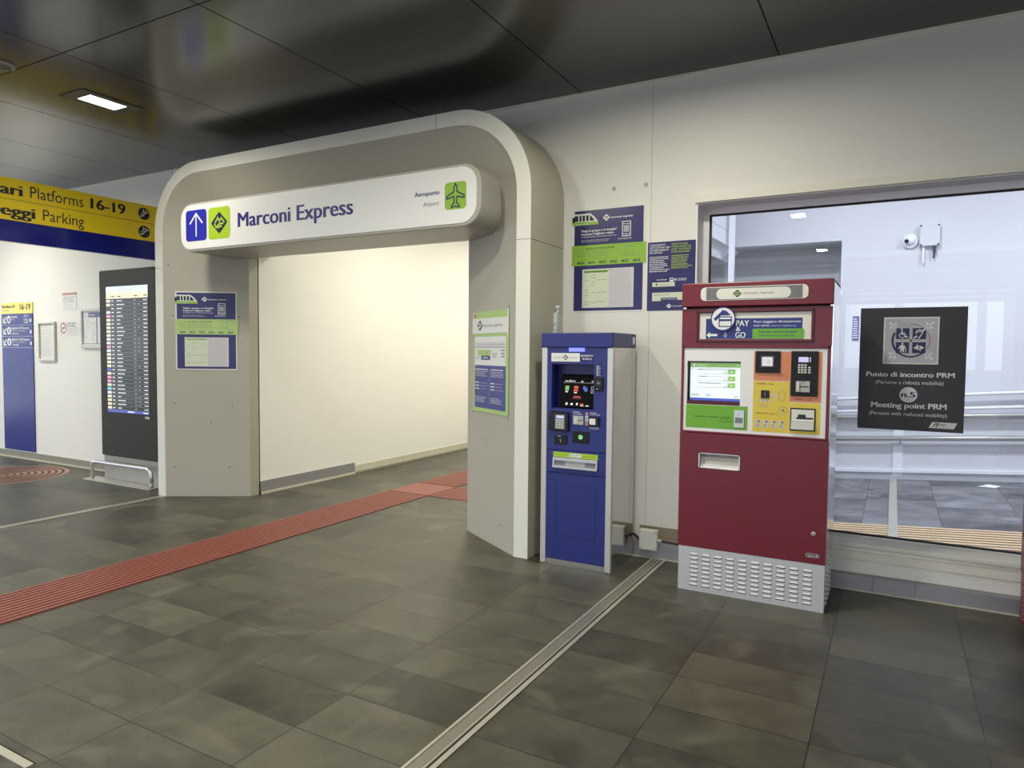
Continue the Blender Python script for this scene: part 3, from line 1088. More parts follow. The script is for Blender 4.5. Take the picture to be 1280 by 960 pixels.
    sh.bars(X(.322), X(.512), .044, .318, 26, ys, 'ink_soft', seed=seed + 3, fill=.25, ragged=.12)
    sh.build('timetable_sheet', t)
    return t


line_poster('navy and lime timetable poster with train picture on the white wall above the blue machine', (-2.196, WY, 1.806), 0, .575 / .604, 3, True)
p = on_splay(Al, Bl, .114)
line_poster('navy and lime timetable poster with train picture on the left leg of the portal', (p.x, p.y, 1.286), rotz_of(Al, Bl), 1.0, 23, False)

# narrow notice beside it
t = thing('service_notice', 'small dark blue notice in two columns between the timetable poster and the window', 'poster', (-1.4225, WY, 1.808))
MB().box(-1.597, -1.248, WY - .003, WY, 1.808, 2.304, 'poster_navy').build('poster_sheet', t)
y = WY - .0042
for i, s in enumerate(('COLLEGAMENTO', 'SOSTITUTIVO IN CASO', 'DI INDISPONIBILITÀ', 'DEL SERVIZIO')):
    z = 2.276 - .0185 * i
    x1 = -1.583 + (.118, .150, .142, .096)[i]
    MB().text(s, z, z + .0125, y, 'white_ink', x0=-1.583, x1=x1, bold=.02).build('heading_lettering', t)
for i, s in enumerate(('SUBSTITUTE BUS', 'CONNECTION IN THE', 'EVENT THE SERVICE', 'IS NOT AVAILABLE')):
    z = 2.276 - .0185 * i
    x1 = -1.421 + (.115, .140, .142, .132)[i]
    MB().text(s, z, z + .0125, y, 'lime', x0=-1.421, x1=x1, bold=.02).build('heading_lettering', t)
mb = MB()
mb.bars(-1.583, -1.432, 2.085, 2.202, 9, y, 'white_ink', seed=4, fill=.40)
mb.bars(-1.421, -1.268, 2.105, 2.206, 8, y, 'lime', seed=5, fill=.40)
mb.rect(-1.585, -1.262, 2.062, 2.064, y, 'poster_blue')
mb.build('body_lettering', t)
mb = MB()
mb.text('Bus Shuttle', 2.026, 2.036, y, 'white_ink', x0=-1.524, x1=-1.452, bold=.02)
mb.flat(rr(-1.430, -1.402, 2.014, 2.042, .004, 3), y, 'white_ink')
mb.rect(-1.425, -1.407, 2.026, 2.036, y - .0006, 'poster_navy')
mb.ribbon([(-1.384, 2.040), (-1.396, 2.029), (-1.384, 2.018)], .004, y, 'white_ink')
mb.ribbon([(-1.396, 2.029), (-1.376, 2.029)], .004, y, 'white_ink')
mb.bars(-1.372, -1.300, 2.018, 2.040, 2, y, 'white_ink', seed=9, ragged=.2)
mb.rect(-1.580, -1.250, 1.950, 1.972, y, 'dark_navy')
mb.rect(-1.558, -1.393, 1.981, 2.012, y, 'paper_green')
mb.flat([(-1.536, 1.997), (-1.527, 1.988), (-1.518, 1.997), (-1.527, 2.006)], y - .0006, 'ink')
mb.bars(-1.51, -1.41, 1.988, 2.002, 2, y - .0006, 'ink_soft', seed=2)
mb.flat([(-1.558, 1.877), (-1.493, 1.877), (-1.493, 1.900), (-1.372, 1.900), (-1.372, 1.882), (-1.300, 1.882), (-1.300, 1.938), (-1.558, 1.938)], y, 'paper_green')
mb.bars(-1.484, -1.378, 1.886, 1.895, 1, y, 'white_ink', seed=6, ragged=0)
mb.bars(-1.550, -1.40, 1.912, 1.932, 2, y - .0006, 'ink_soft', seed=12)
mb.build('map_drawing', t)
mb = MB()
mb.flat([(-1.452, 1.840), (-1.432, 1.823), (-1.412, 1.840), (-1.432, 1.857)], y, 'white_ink')
mb.ribbon([(-1.443, 1.839), (-1.436, 1.845), (-1.431, 1.840), (-1.426, 1.845), (-1.420, 1.839)], .0035, y - .0006, 'poster_navy')
mb.text('marconi express', 1.835, 1.845, y, 'white_ink', x0=-1.405, x1=-1.285, bold=.02)
mb.build('company_emblem', t)

# board on the right leg of the portal
ctr = on_splay(Ar, Br, 0.0)
t = thing('price_board', 'tall lime edged board with white name plate on the right leg of the portal', 'poster', (ctr.x, ctr.y, 1.020), rotz_of(Ar, Br), local=True)


def Z(z):
    return z - 1.020


MB().box(.118, .722, -.004, 0, 0, Z(1.811), 'lime_pale').build('board', t)
MB().box(.104, .706, -.008, -.004, Z(1.640), Z(1.757), 'paper').box(.708, .722, -.007, -.004, Z(1.62), Z(1.815), 'paper').rect(.108, .17, Z(1.757), Z(1.802), -.0048, 'paper_cream').rect(.135, .165, Z(1.765), Z(1.795), -.0054, 'brown_ink').build('name_plate', t)
mb = MB()
logo(mb, .245, Z(1.703), .105, .088, -.0088, 'ink', 'paper')
mb.text('marconi express', Z(1.690), Z(1.714), -.0088, 'ink_grey', x0=.315, x1=.632)
mb.build('company_emblem', t)
mb = MB()
mb.rect(.148, .684, Z(1.390), Z(1.615), -.0048, 'paper')
y = -.0056
mb.rect(.160, .672, Z(1.538), Z(1.572), y, 'paper_lilac')
mb.rect(.160, .672, Z(1.528), Z(1.536), y, 'ink_soft')
mb.bars(.18, .66, Z(1.548), Z(1.560), 1, y - .0006, 'ink_soft', seed=3, ragged=0)
mb.flat([(.185, Z(1.512)), (.205, Z(1.466)), (.430, Z(1.466)), (.445, Z(1.512))], y, 'lime_pale')
mb.rect(.265, .425, Z(1.433), Z(1.466), y, 'poster_blue')
mb.rect(.30, .39, Z(1.446), Z(1.453), y - .0006, 'paper')
mb.rect(.360, .366, Z(1.47), Z(1.50), y - .0006, 'ink')
mb.bars(.46, .55, Z(1.45), Z(1.49), 3, y, 'ink_grey', seed=8)
mb.bars(.165, .255, Z(1.435), Z(1.46), 2, y, 'ink_soft', seed=18)
mb.bars(.61, .67, Z(1.45), Z(1.52), 3, y, 'ink_grey', seed=28)
mb.build('route_map', t)
mb = MB()
mb.rect(.150, .684, Z(1.053), Z(1.390), -.0048, 'poster_blue')
for xa, sd in ((.165, 31), (.435, 47)):
    mb.bars(xa, xa + .22, Z(1.352), Z(1.364), 1, y, 'white_ink', seed=sd, ragged=.1, fill=.7)
    mb.bars(xa, xa + .23, Z(1.300), Z(1.348), 4, y, 'paper_lilac', seed=sd + 1, fill=.35)
    for k, z in enumerate((1.252, 1.228, 1.204)):
        mb.rect(xa, xa + .065, Z(z) - .004, Z(z) + .004, y, 'white_ink')
        mb.bars(xa + .075, xa + .22, Z(z) - .004, Z(z) + .003, 1, y, 'paper_lilac', seed=sd + k, fill=.4)
    mb.bars(xa, xa + .22, Z(1.095), Z(1.145), 4, y, 'paper_lilac', seed=sd + 5, fill=.35)
mb.rect(.412, .414, Z(1.09), Z(1.36), y, 'paper_lilac')
mb.build('fare_table', t)

# ================================================================== HANGING DIRECTION SIGN (faces +x)
HX = -7.30
t = thing('hanging_direction_sign', 'long yellow and blue direction sign to the platforms hanging at top left', 'sign', (HX, 1.70, 2.489), math.radians(90), local=True)


def U(y_):
    return y_ - 1.70


def Z(z):
    return z - 2.489


MB().box(0, U(4.925), 0, .06, 0, Z(2.690), 'sign_blue').build('blue_panel', t)
MB().box(0, U(4.925), .0, .06, Z(2.691), Z(3.084), 'sign_yellow').rect(0, U(4.925), Z(2.884), Z(2.888), -.0008, 'ink').build('yellow_panel', t)
y = -.0014
MB().text('Binari', Z(2.930), Z(3.028), y, 'ink', x1=U(3.548), bold=.04, sx=1.31).build('lettering', t)
MB().text('Platforms', Z(2.932), Z(3.040), y, 'ink', x0=U(3.612), x1=U(4.108)).build('lettering', t)
MB().text('16-19', Z(2.938), Z(3.040), y, 'ink', x0=U(4.180), x1=U(4.552), bold=.035).build('lettering', t)
MB().text('Parcheggi', Z(2.735), Z(2.832), y, 'ink', x1=U(3.655), bold=.04, sx=1.38).build('lettering', t)
MB().text('Parking', Z(2.736), Z(2.840), y, 'ink', x0=U(3.722), x1=U(4.112)).build('lettering', t)
for cz in (2.982, 2.786):
    mb = MB()
    c = U(4.760)
    mb.disc(c, Z(cz), .066, y, 'ink')
    q = Z(cz)
    mb.ribbon([(c - .046, q - .030), (c - .022, q - .030), (c + .020, q + .018), (c + .050, q + .018)], .012, y - .0008, 'white_ink')
    mb.ribbon([(c - .046, q - .008), (c - .032, q - .008), (c + .010, q + .038), (c + .04, q + .038)], .006, y - .0008, 'white_ink')
    mb.ribbon([(c - .008, q + .012), (c - .008, q + .034)], .010, y - .0008, 'white_ink')
    mb.disc(c - .008, q + .044, .007, y - .0008, 'white_ink', n=10)
    mb.build('escalator_pictogram', t)
MB().tube([(.12, .03, Z(3.08)), (.12, .03, Z(CZ - .002))], .012, 'lamp_frame').build('hanger', t)
MB().tube([(1.05, .03, Z(3.08)), (1.05, .03, Z(CZ - .002))], .012, 'lamp_frame').build('hanger', t)

# ================================================================== SIGNS ON THE LEFT WALL
t = thing('wayfinding_panel', 'tall blue panel with yellow head marked 16-19 on the left wall', 'sign', (-10.35, WY, 0.098))
MB().box(-10.74, -9.955, WY - .012, WY, .098, 1.490, 'way_blue').build('blue_panel', t)
MB().box(-10.735, -9.953, WY - .014, WY, 1.948, 2.096, 'sign_yellow').build('yellow_head', t)
y = WY - .0155
MB().text('Bus Binari AV', 2.028, 2.066, y, 'ink', x0=-10.712, x1=-10.375, bold=.03).build('lettering', t)
MB().text('To Platforms', 1.985, 2.002, y, 'ink_grey', x0=-10.712, x1=-10.52).build('lettering', t)
MB().text('16-19', 1.996, 2.074, y, 'ink', x0=-10.260, x1=-9.995, bold=.03).build('lettering', t)
rows = ((1.796, 1.945, 'Servizi', 'Toilets', None), (1.646, 1.793, 'Biglietti Self Service', 'Ticket Vending Machine', 'Self-Service'), (1.494, 1.641, 'Biglietti Self Service', 'Ticket Vending Machine', 'Trenitalia'))
for i, (z0, z1, a, b, c_) in enumerate(rows):
    mb = MB()
    mb.box(-10.738, -9.955, WY - .014, WY, z0, z1, 'way_blue').box(-10.738, -9.955, WY - .013, WY, z0 - .004, z0, 'paper')
    zc = (z0 + z1) / 2
    mb.ribbon([(-10.612, zc + .035), (-10.682, zc - .035)], .020, y, 'white_ink')
    mb.ribbon([(-10.690, zc + .028), (-10.690, zc - .042), (-10.612, zc - .042)], .020, y, 'white_ink')
    mb.disc(-10.545, zc, .052, y, 'white_ink', n=24)
    if i == 0:
        mb.rect(-10.572, -10.548, zc - .028, zc + .02, y - .0007, 'way_blue')
        mb.rect(-10.541, -10.517, zc - .028, zc + .02, y - .0007, 'way_blue')
    else:
        mb.rect(-10.560, -10.530, zc - .03, zc + .028, y - .0007, 'way_blue')
    mb.text(a, z1 - .055, z1 - .022, y, 'white_ink', x0=-10.478, x1=-10.478 + (.15 if i == 0 else .44), bold=.02)
    mb.text(b, z1 - .084, z1 - .066, y, 'paper_lilac', x0=-10.478, x1=-10.478 + (.09 if i == 0 else .36))
    if c_:
        mb.text(c_, z1 - .125, z1 - .098, y, 'white_ink', x0=-10.478, x1=-10.30, bold=.02)
    if i == 0:
        mb.ribbon([(-10.155, zc - .05), (-10.055, zc - .05), (-10.055, zc + .05), (-10.155, zc + .05)], .005, y, 'white_ink', closed=True)
        mb.disc(-10.108, zc + .034, .008, y, 'white_ink', n=10)
        mb.ribbon([(-10.110, zc + .02), (-10.108, zc - .008), (-10.085, zc - .008), (-10.075, zc - .030)], .009, y, 'white_ink')
        mb.ring(-10.108, zc - .018, .018, .024, y, 'white_ink', 120, 340, 14)
    mb.disc(-9.998, zc - .018, .024, y, 'white_ink', n=18)
    mb.rect(-10.002, -9.994, zc - .032, zc - .004, y - .0007, 'way_blue')
    mb.build('direction_row', t)

t = thing('notice_frame', 'small portrait light framed notice beside the blue panel on the left wall', 'notice board', (-9.61, WY, 1.322))
fm = MB()
fm.box(-9.812, -9.780, WY - .03, WY, 1.322, 1.830, 'light_plastic').box(-9.445, -9.412, WY - .03, WY, 1.322, 1.830, 'light_plastic')
fm.box(-9.780, -9.445, WY - .03, WY, 1.322, 1.352, 'light_plastic').box(-9.780, -9.445, WY - .03, WY, 1.802, 1.830, 'light_plastic')
fm.build('frame', t, bevel=.005)
MB().box(-9.780, -9.445, WY - .008, WY, 1.352, 1.802, 'paper_cream').rect(-9.758, -9.466, 1.362, 1.752, WY - .009, 'paper').bars(-9.745, -9.48, 1.372, 1.742, 24, WY - .0096, 'ink_soft', fill=.3, seed=77, ragged=.1).build('notice_sheet', t)

t = thing('safety_notice', 'small white notice with brown heading bar, upper of two on the left wall', 'sign', (-9.095, WY, 1.980))
MB().box(-9.248, -8.942, WY - .004, WY, 1.980, 2.188, 'paper').build('plate', t)
mb = MB()
y = WY - .0048
mb.rect(-9.248, -8.942, 2.160, 2.187, y, 'brown_ink')
mb.bars(-9.23, -8.96, 2.168, 2.179, 1, y - .0006, 'paper', ragged=0, seed=4)
mb.ribbon(rr(-9.225, -9.160, 2.062, 2.142, .025, 4), .006, y, 'ink_grey', closed=True)
mb.ring(-9.193, 2.110, .010, .016, y, 'ink_grey')
mb.bars(-9.145, -8.96, 2.062, 2.146, 4, y, 'ink_grey', seed=14, fill=.3)
mb.bars(-9.235, -8.96, 1.990, 2.048, 4, y, 'ink_soft', seed=15, fill=.2)
mb.build('lettering', t)

t = thing('no_smoking_sign', 'white no smoking sign with red crossed circle on the left wall', 'sign', (-9.10, WY, 1.652))
MB().box(-9.327, -8.872, WY - .004, WY, 1.652, 1.838, 'paper').build('plate', t)
mb = MB()
mb.ring(-9.240, 1.745, .055, .070, y, 'red_ink')
mb.ribbon([(-9.285, 1.705), (-9.195, 1.785)], .010, y - .0007, 'red_ink')
mb.rect(-9.275, -9.205, 1.740, 1.752, y, 'ink')
mb.build('no_smoking_pictogram', t)
mb = MB()
mb.text('Vietato fumare', 1.798, 1.816, y, 'ink', x0=-9.155, x1=-8.955, bold=.02)
mb.text('No smoking', 1.768, 1.786, y, 'ink', x0=-9.155, x1=-8.985, bold=.02)
mb.bars(-9.155, -8.89, 1.665, 1.758, 9, y, 'ink_soft', seed=20, fill=.3, ragged=.15)
mb.build('lettering', t)

t = thing('map_frame', 'light clip frame with a line map half hidden by the black display', 'notice board', (-8.48, WY, 1.492))
fm = MB()
fm.box(-8.822, -8.795, WY - .03, WY, 1.492, 1.978, 'light_plastic').box(-8.14, -8.115, WY - .03, WY, 1.492, 1.978, 'light_plastic')
fm.box(-8.795, -8.14, WY - .03, WY, 1.492, 1.540, 'light_plastic').box(-8.795, -8.14, WY - .03, WY, 1.942, 1.978, 'light_plastic')
fm.build('frame', t, bevel=.005)
mb = MB()
mb.box(-8.795, -8.14, WY - .010, WY, 1.540, 1.942, 'paper')
y = WY - .011
mb.rect(-8.795, -8.68, 1.872, 1.930, y - .0012, 'paper_lilac')
mb.rect(-8.68, -8.15, 1.872, 1.930, y, 'poster_navy')
mb.text('BOLOGNA', 1.890, 1.908, y - .0007, 'white_ink', x0=-8.66, x1=-8.54, bold=.02)
mb.rect(-8.795, -8.15, 1.546, 1.552, y, 'poster_navy')
mb.rect(-8.515, -8.495, 1.552, 1.872, y, 'poster_navy')
rg = random.Random(5)
x, z = -8.74, 1.85
pts = []
for i in range(16):
    pts.append((x, z))
    x = min(-8.55, max(-8.77, x + rg.uniform(-.05, .075)))
    z -= .017
mb.ribbon(pts, .003, y, 'ink_soft')
for k in range(26):
    a, b = rg.uniform(-8.77, -8.55), rg.uniform(1.57, 1.86)
    mb.rect(a, a + rg.uniform(.01, .03), b, b + .003, y - .0004, 'ink_grey')
mb.build('map_sheet', t)

# ================================================================== DEPARTURES TOTEM
TY = 4.62
t = thing('departures_totem', 'tall black departures display totem on a grey plinth left of the portal', 'display', (-7.42, TY, 0))
MB().box(-7.935, -6.905, TY, TY + .17, .272, 2.372, 'totem_body').build('housing', t, bevel=.012)
sb = MB()
sb.box(-7.80, -7.035, TY - .002, TY, .772, 2.186, 'board_black')
y = TY - .003
sb.rect(-7.796, -7.038, 2.118, 2.183, y, 'board_pale')
sb.rect(-7.796, -7.038, 2.048, 2.117, y, 'board_peach')
sb.ribbon(rr(-7.70, -7.26, 2.130, 2.172, .008, 3), .003, y - .0006, 'ink_grey', closed=True)
sb.text('Partenze Departures', 2.143, 2.158, y - .0006, 'ink_grey', x0=-7.54, x1=-7.32)
for k in range(3):
    sb.rect(-7.24, -7.07, 2.133 + .014 * k, 2.136 + .014 * k, y - .0006, 'ink_soft')
for a in (-7.70, -7.58, -7.28, -7.11):
    sb.rect(a, a + .06, 2.066, 2.078, y - .0006, 'ink_grey')
cols = ['board_cream', 'board_cream', 'board_black', 'board_lilac', 'board_pink', 'board_cream', 'board_cream', 'board_cream', 'board_cream', 'board_lilac', 'board_cream', 'board_lilac', 'board_pink', 'board_lilac', 'board_cream', 'board_cream', 'board_cream', 'board_cream', 'screen_blue', 'board_cream', 'board_pink', 'board_pink', 'board_cream', 'board_cyan', 'board_lilac', 'board_cream', 'board_cream', 'board_peach', 'board_peach']
rg = random.Random(11)
rh = (2.046 - .806) / len(cols)
for i, cc in enumerate(cols):
    z1 = 2.046 - rh * i
    sb.rect(-7.794, -7.72, z1 - rh * .82, z1 - rh * .2, y, cc)
    sb.rect(-7.70, -7.65, z1 - rh * .64, z1 - rh * .38, y, 'board_text')
    sb.rect(-7.60, -7.60 + rg.uniform(.06, .15), z1 - rh * .64, z1 - rh * .38, y, 'board_text')
    sb.rect(-7.29, -7.25, z1 - rh * .62, z1 - rh * .38, y, 'board_line')
    if rg.random() < .5:
        sb.rect(-7.22, -7.18, z1 - rh * .62, z1 - rh * .38, y, 'board_line')
    sb.rect(-7.12, -7.05, z1 - rh * .62, z1 - rh * .38, y, 'board_text')
    sb.rect(-7.794, -7.04, z1 - rh, z1 - rh * .95, y, 'board_line')
sb.rect(-7.796, -7.038, .776, .806, y, 'screen_blue')
sb.rect(-7.42, -7.30, .786, .796, y - .0006, 'board_pale')
sb.rect(-7.14, -7.06, .786, .796, y - .0006, 'board_pale')
sb.build('screen', t)
MB().text('ITB', .728, .752, TY - .0012, 'board_text', x0=-7.115, x1=-7.045, bold=.03).build('maker_mark', t)
MB().box(-7.925, -6.915, TY + .02, TY + .16, .0, .272, 'totem_base').build('plinth', t, bevel=.004)
t = thing('bumper_rail', 'low chrome hoop rail on a floor plate in front of the black totem', 'rail', (-7.45, 4.53, 0))
pts = []
hx0, hx1, hz, hr = -7.985, -6.895, .205, .075
pts.append((hx0, 4.535, .008))
for i in range(9):
    a = math.radians(180 - 90 * i / 8)
    pts.append((hx0 + hr + hr * math.cos(a), 4.535, hz - hr + hr * math.sin(a)))
for i in range(9):
    a = math.radians(90 - 90 * i / 8)
    pts.append((hx1 - hr + hr * math.cos(a), 4.535, hz - hr + hr * math.sin(a)))
pts.append((hx1, 4.535, .008))
MB().tube(pts, .021, 'steel_bright', 14).build('hoop', t, smooth=True)
MB().box(-8.06, -6.84, 4.47, 4.635, 0, .008, 'joint_rail').build('floor_plate', t)
#PART3

# ================================================================== BLUE TICKET MACHINE
BX, BY = -1.902, 4.366
t = thing('blue_ticket_machine', 'tall slim blue ticket machine with steel edges standing beside the portal', 'ticket machine', (BX, BY, 0))


def bx(a):
    return BX + a


D = .455
cab = MB()
cab.box(bx(-.225), bx(.215), BY + .10, BY + D, .04, 1.53, 'kiosk_blue_dark')
cab.box(bx(-.262), bx(-.245), BY + .02, BY + D, 0, 1.532, 'steel_side')
cab.box(bx(.245), bx(.262), BY + .02, BY + D, 0, 1.532, 'steel_side')
cab.box(bx(-.25), bx(.25), BY + D - .01, BY + D, 0, 1.532, 'steel_side')
cab.build('cabinet', t)
for s in (-1, 1):
    x0 = -.268 if s < 0 else .222
    MB().box(bx(x0), bx(x0 + .042), BY - .004, BY + .03, 0, 1.531, 'edge_steel').build('edge_strip', t, bevel=.004)
MB().box(bx(-.272), bx(.262), BY - .012, BY + D + .008, 1.532, 1.634, 'kiosk_blue').build('top_cap', t, bevel=.006)
o = MB().box(bx(.2625), bx(.2632), BY + .385, BY + .43, 1.56, 1.61, 'paper').build('sticker', t)
# front plates, the recess left open
FX0, FX1 = -.226, .222
RX0, RX1, RZ0, RZ1 = -.192, .125, 1.105, 1.418
fp = MB()
for x0, x1, z0, z1 in ((FX0, RX0, RZ0, RZ1), (RX1, FX1, RZ0, RZ1), (FX0, FX1, RZ1, 1.531), (FX0, FX1, .818, RZ0)):
    fp.box(bx(x0), bx(x1), BY, BY + .02, z0, z1, 'kiosk_blue')
fp.build('upper_panel', t)
rc = MB()
rc.box(bx(RX0), bx(RX0 + .004), BY + .02, BY + .13, RZ0, RZ1, 'kiosk_blue_dark')
rc.box(bx(RX1 - .004), bx(RX1), BY + .02, BY + .13, RZ0, RZ1, 'kiosk_blue_dark')
rc.box(bx(RX0), bx(RX1), BY + .02, BY + .13, RZ1 - .004, RZ1, 'kiosk_blue_dark')
rc.box(bx(RX0), bx(RX1), BY + .02, BY + .13, RZ0, RZ0 + .004, 'kiosk_blue_dark')
rc.box(bx(RX0), bx(RX1), BY + .125, BY + .13, RZ0, RZ1, 'kiosk_blue_dark')
rc.build('screen_recess', t)
# tilted touch screen
sx0, sx1 = -.150, .116
yb, yt, zb, zt = BY + .022, BY + .095, 1.118, 1.345


def tilt(u, v, off=0.0):
    """u 0..1 across, v 0..1 up the tilted screen"""
    n = Vector((0, -(zt - zb), (yt - yb))).normalized()
    return (bx(sx0 + (sx1 - sx0) * u), yb + (yt - yb) * v + n.y * off, zb + (zt - zb) * v + n.z * off)


def tq(mb, u0, u1, v0, v1, m, off):
    mb.add([tilt(u0, v0, off), tilt(u1, v0, off), tilt(u1, v1, off), tilt(u0, v1, off)], [(0, 1, 2, 3)], m)


ts = MB()
ts.add([tilt(0, 0), tilt(1, 0), tilt(1, 1), tilt(0, 1), tilt(0, 0, -.012), tilt(1, 0, -.012), tilt(1, 1, -.012), tilt(0, 1, -.012)],
       [(0, 1, 2, 3), (0, 4, 5, 1), (1, 5, 6, 2), (2, 6, 7, 3), (3, 7, 4, 0), (4, 7, 6, 5)], 'black_gloss')
tq(ts, .06, .94, .735, .742, 'icon_white', .0008)
for u0, u1, v0, v1, m in ((.10, .20, .77, .80, 'icon_white'), (.22, .28, .76, .82, 'icon_white'), (.29, .40, .77, .80, 'icon_white'), (.56, .62, .755, .80, 'icon_white'), (.86, .90, .76, .81, 'icon_white'), (.92, .96, .76, .81, 'icon_white'),
                          (.13, .24, .50, .64, 'icon_green'), (.15, .22, .44, .48, 'icon_white'), (.38, .50, .56, .64, 'icon_red'), (.38, .50, .47, .54, 'icon_red'), (.40, .48, .42, .45, 'board_text'),
                          (.64, .72, .54, .64, 'icon_blue'), (.68, .77, .48, .58, 'icon_blue'), (.40, .60, .30, .33, 'icon_red'), (.38, .62, .25, .28, 'machine_red'),
                          (.20, .26, .06, .13, 'icon_white'), (.34, .41, .06, .12, 'icon_white'), (.50, .55, .06, .13, 'icon_white'), (.62, .71, .06, .12, 'icon_red'), (.62, .71, .04, .06, 'icon_white'), (.77, .86, .04, .07, 'icon_white')):
    tq(ts, u0, u1, v0, v1, m, .0008)
for v0, v1, u0, u1 in ((.44, .45, .87, .98), (.63, .64, .87, .98), (.44, .64, .87, .878), (.44, .64, .972, .98)):
    tq(ts, u0, u1, v0, v1, 'icon_white', .0008)
tq(ts, .917, .932, .48, .56, 'icon_white', .0008)
tq(ts, .917, .932, .575, .60, 'icon_white', .0008)
ts.build('touch_screen', t)
MB().box(bx(-.062), bx(.056), BY - .004, BY, 1.504, 1.530, 'led_blue').build('status_light', t)
mb = MB()
mb.box(bx(-.196), bx(.020), BY - .002, BY, 1.434, 1.493, 'paper')
logo(mb, bx(-.087), 1.4635, .046, .040, BY - .0028, 'ink', 'paper')
mb.text('marconi', 1.458, 1.468, BY - .0028, 'ink_grey', x0=bx(-.182), x1=bx(-.116))
mb.text('express', 1.458, 1.468, BY - .0028, 'ink_grey', x0=bx(-.060), x1=bx(.002))
mb.build('name_plate', t)
mb = MB()
mb.box(bx(.026), bx(.122), BY - .002, BY, 1.440, 1.490, 'kiosk_blue_dark')
mb.text('BIGLIETTI', 1.470, 1.482, BY - .0028, 'white_ink', x0=bx(.031), x1=bx(.117), bold=.03)
mb.text('TICKETS', 1.448, 1.460, BY - .0028, 'white_ink', x0=bx(.036), x1=bx(.108), bold=.03)
mb.build('lettering', t)
mb = MB()
mb.box(bx(.140), bx(.181), BY - .0015, BY, 1.338, 1.421, 'kiosk_blue_dark')
for i in range(6):
    mb.rect(bx(.145), bx(.158), 1.343 + .012 * i, 1.349 + .012 * i, BY - .0022, 'white_ink')
    mb.rect(bx(.163), bx(.174 - .004 * (i % 2)), 1.343 + .012 * i, 1.347 + .012 * i, BY - .0022, 'paper_lilac')
mb.build('instruction_sticker', t)
mb = MB()
mb.box(bx(.131), bx(.195), BY - .012, BY, 1.238, 1.334, 'dark_plastic')
o = mb.build('intercom', t, bevel=.004)
MB().ring(bx(.163), 1.292, .016, .024, BY - .0128, 'black_gloss').disc(bx(.163), 1.292, .010, BY - .0128, 'ink_grey', n=14).disc(bx(.155), 1.252, .004, BY - .0128, 'white_ink', n=10).build('camera_lens', o)
# card terminal with keypad
o = MB().prism([(bx(-.198), .965), (bx(-.185), .952), (bx(-.060), .944), (bx(-.052), .955), (bx(-.052), 1.082), (bx(-.190), 1.090), (bx(-.190), 1.055), (bx(-.198), 1.045)], BY - .03, BY, 'black_gloss').build('card_terminal', t, bevel=.004)
mb = MB()
mb.box(bx(-.145), bx(-.072), BY - .036, BY - .03, .966, 1.066, 'ink_grey')
mb.build('terminal_body', o)
MB().rect(bx(-.135), bx(-.080), 1.042, 1.060, BY - .0368, 'lcd').build('terminal_display', o)
for i in range(4):
    for j in range(3):
        MB().box(bx(-.139 + .0215 * j), bx(-.139 + .0215 * j + .016), BY - .040, BY - .036, .972 + .0165 * i, .972 + .0165 * i + .011, 'key_white').build('key', o)
mb = MB()
mb.box(bx(-.022), bx(.054), BY - .008, BY, 1.002, 1.062, 'grey_plastic')
mb.box(bx(-.012), bx(.012), BY - .012, BY - .008, 1.008, 1.056, 'light_plastic')
mb.rect(bx(-.002), bx(.050), 1.030, 1.034, BY - .0088, 'black_gloss')
mb.build('card_slot', t)
MB().text('INSERIRE', 1.083, 1.090, BY - .0008, 'white_ink', x0=bx(-.024), x1=bx(.028), bold=.02).build('lettering', t)
MB().text('LA CARTA', 1.070, 1.077, BY - .0008, 'white_ink', x0=bx(-.024), x1=bx(.044), bold=.02).build('lettering', t)
MB().text('APPOGGIARE', 1.083, 1.090, BY - .0008, 'white_ink', x0=bx(.098), x1=bx(.150), bold=.02).build('lettering', t)
MB().text('LA CARTA QUI', 1.072, 1.079, BY - .0008, 'white_ink', x0=bx(.098), x1=bx(.172), bold=.02).build('lettering', t)
MB().bars(bx(.098), bx(.170), .974, .990, 2, BY - .0008, 'white_ink', ragged=.1, seed=3).build('lettering', t)
mb = MB()
for i, m in enumerate(('red_ink', 'paper', 'paper', 'panel_orange')):
    mb.box(bx(.066), bx(.088), BY - .0015, BY, 1.071 - .024 * i, 1.090 - .024 * i, m)
    mb.disc(bx(.077), 1.0805 - .024 * i, .006, BY - .0022, 'paper_lilac' if i == 0 else 'icon_blue', n=12)
mb.build('card_stickers', t)
o = MB().box(bx(.094), bx(.172), BY - .018, BY, .997, 1.062, 'black_gloss').build('contactless_reader', t, bevel=.004)
MB().flat(rr(bx(.104), bx(.148), 1.008, 1.050, .006, 3), BY - .0188, 'paper').build('reader_pad', o)
o = MB().box(bx(-.165), bx(-.066), BY - .008, BY, .856, .917, 'black_gloss').build('card_slot', t, bevel=.003)
MB().rect(bx(-.140), bx(-.112), .912, .915, BY - .0088, 'paper').rect(bx(-.118), bx(-.113), .872, .892, BY - .0088, 'grey_plastic').build('slot_mark', o)
o = MB().box(bx(-.027), bx(.098), BY - .006, BY, .874, .955, 'dark_plastic').build('ticket_reader', t, bevel=.003)
MB().disc(bx(.035), .916, .016, BY - .0068, 'led_green', n=20).ribbon([(bx(.024), .916), (bx(.034), .921), (bx(.046), .914)], .004, BY - .0074, 'dark_plastic').build('green_light', o)
MB().box(bx(FX0), bx(FX1), BY + .002, BY + .02, .655, .814, 'kiosk_blue').build('tray_panel', t)
mb = MB()
mb.box(bx(-.173), bx(.163), BY - .001, BY + .002, .767, .801, 'lime')
mb.bars(bx(-.165), bx(-.05), .778, .790, 1, BY - .0018, 'panel_green', seed=3, ragged=0)
mb.bars(bx(.05), bx(.155), .778, .790, 1, BY - .0018, 'panel_green', seed=13, ragged=0)
mb.flat(rr(bx(-.05), bx(.045), .772, .796, .011, 4), BY - .0018, 'paper')
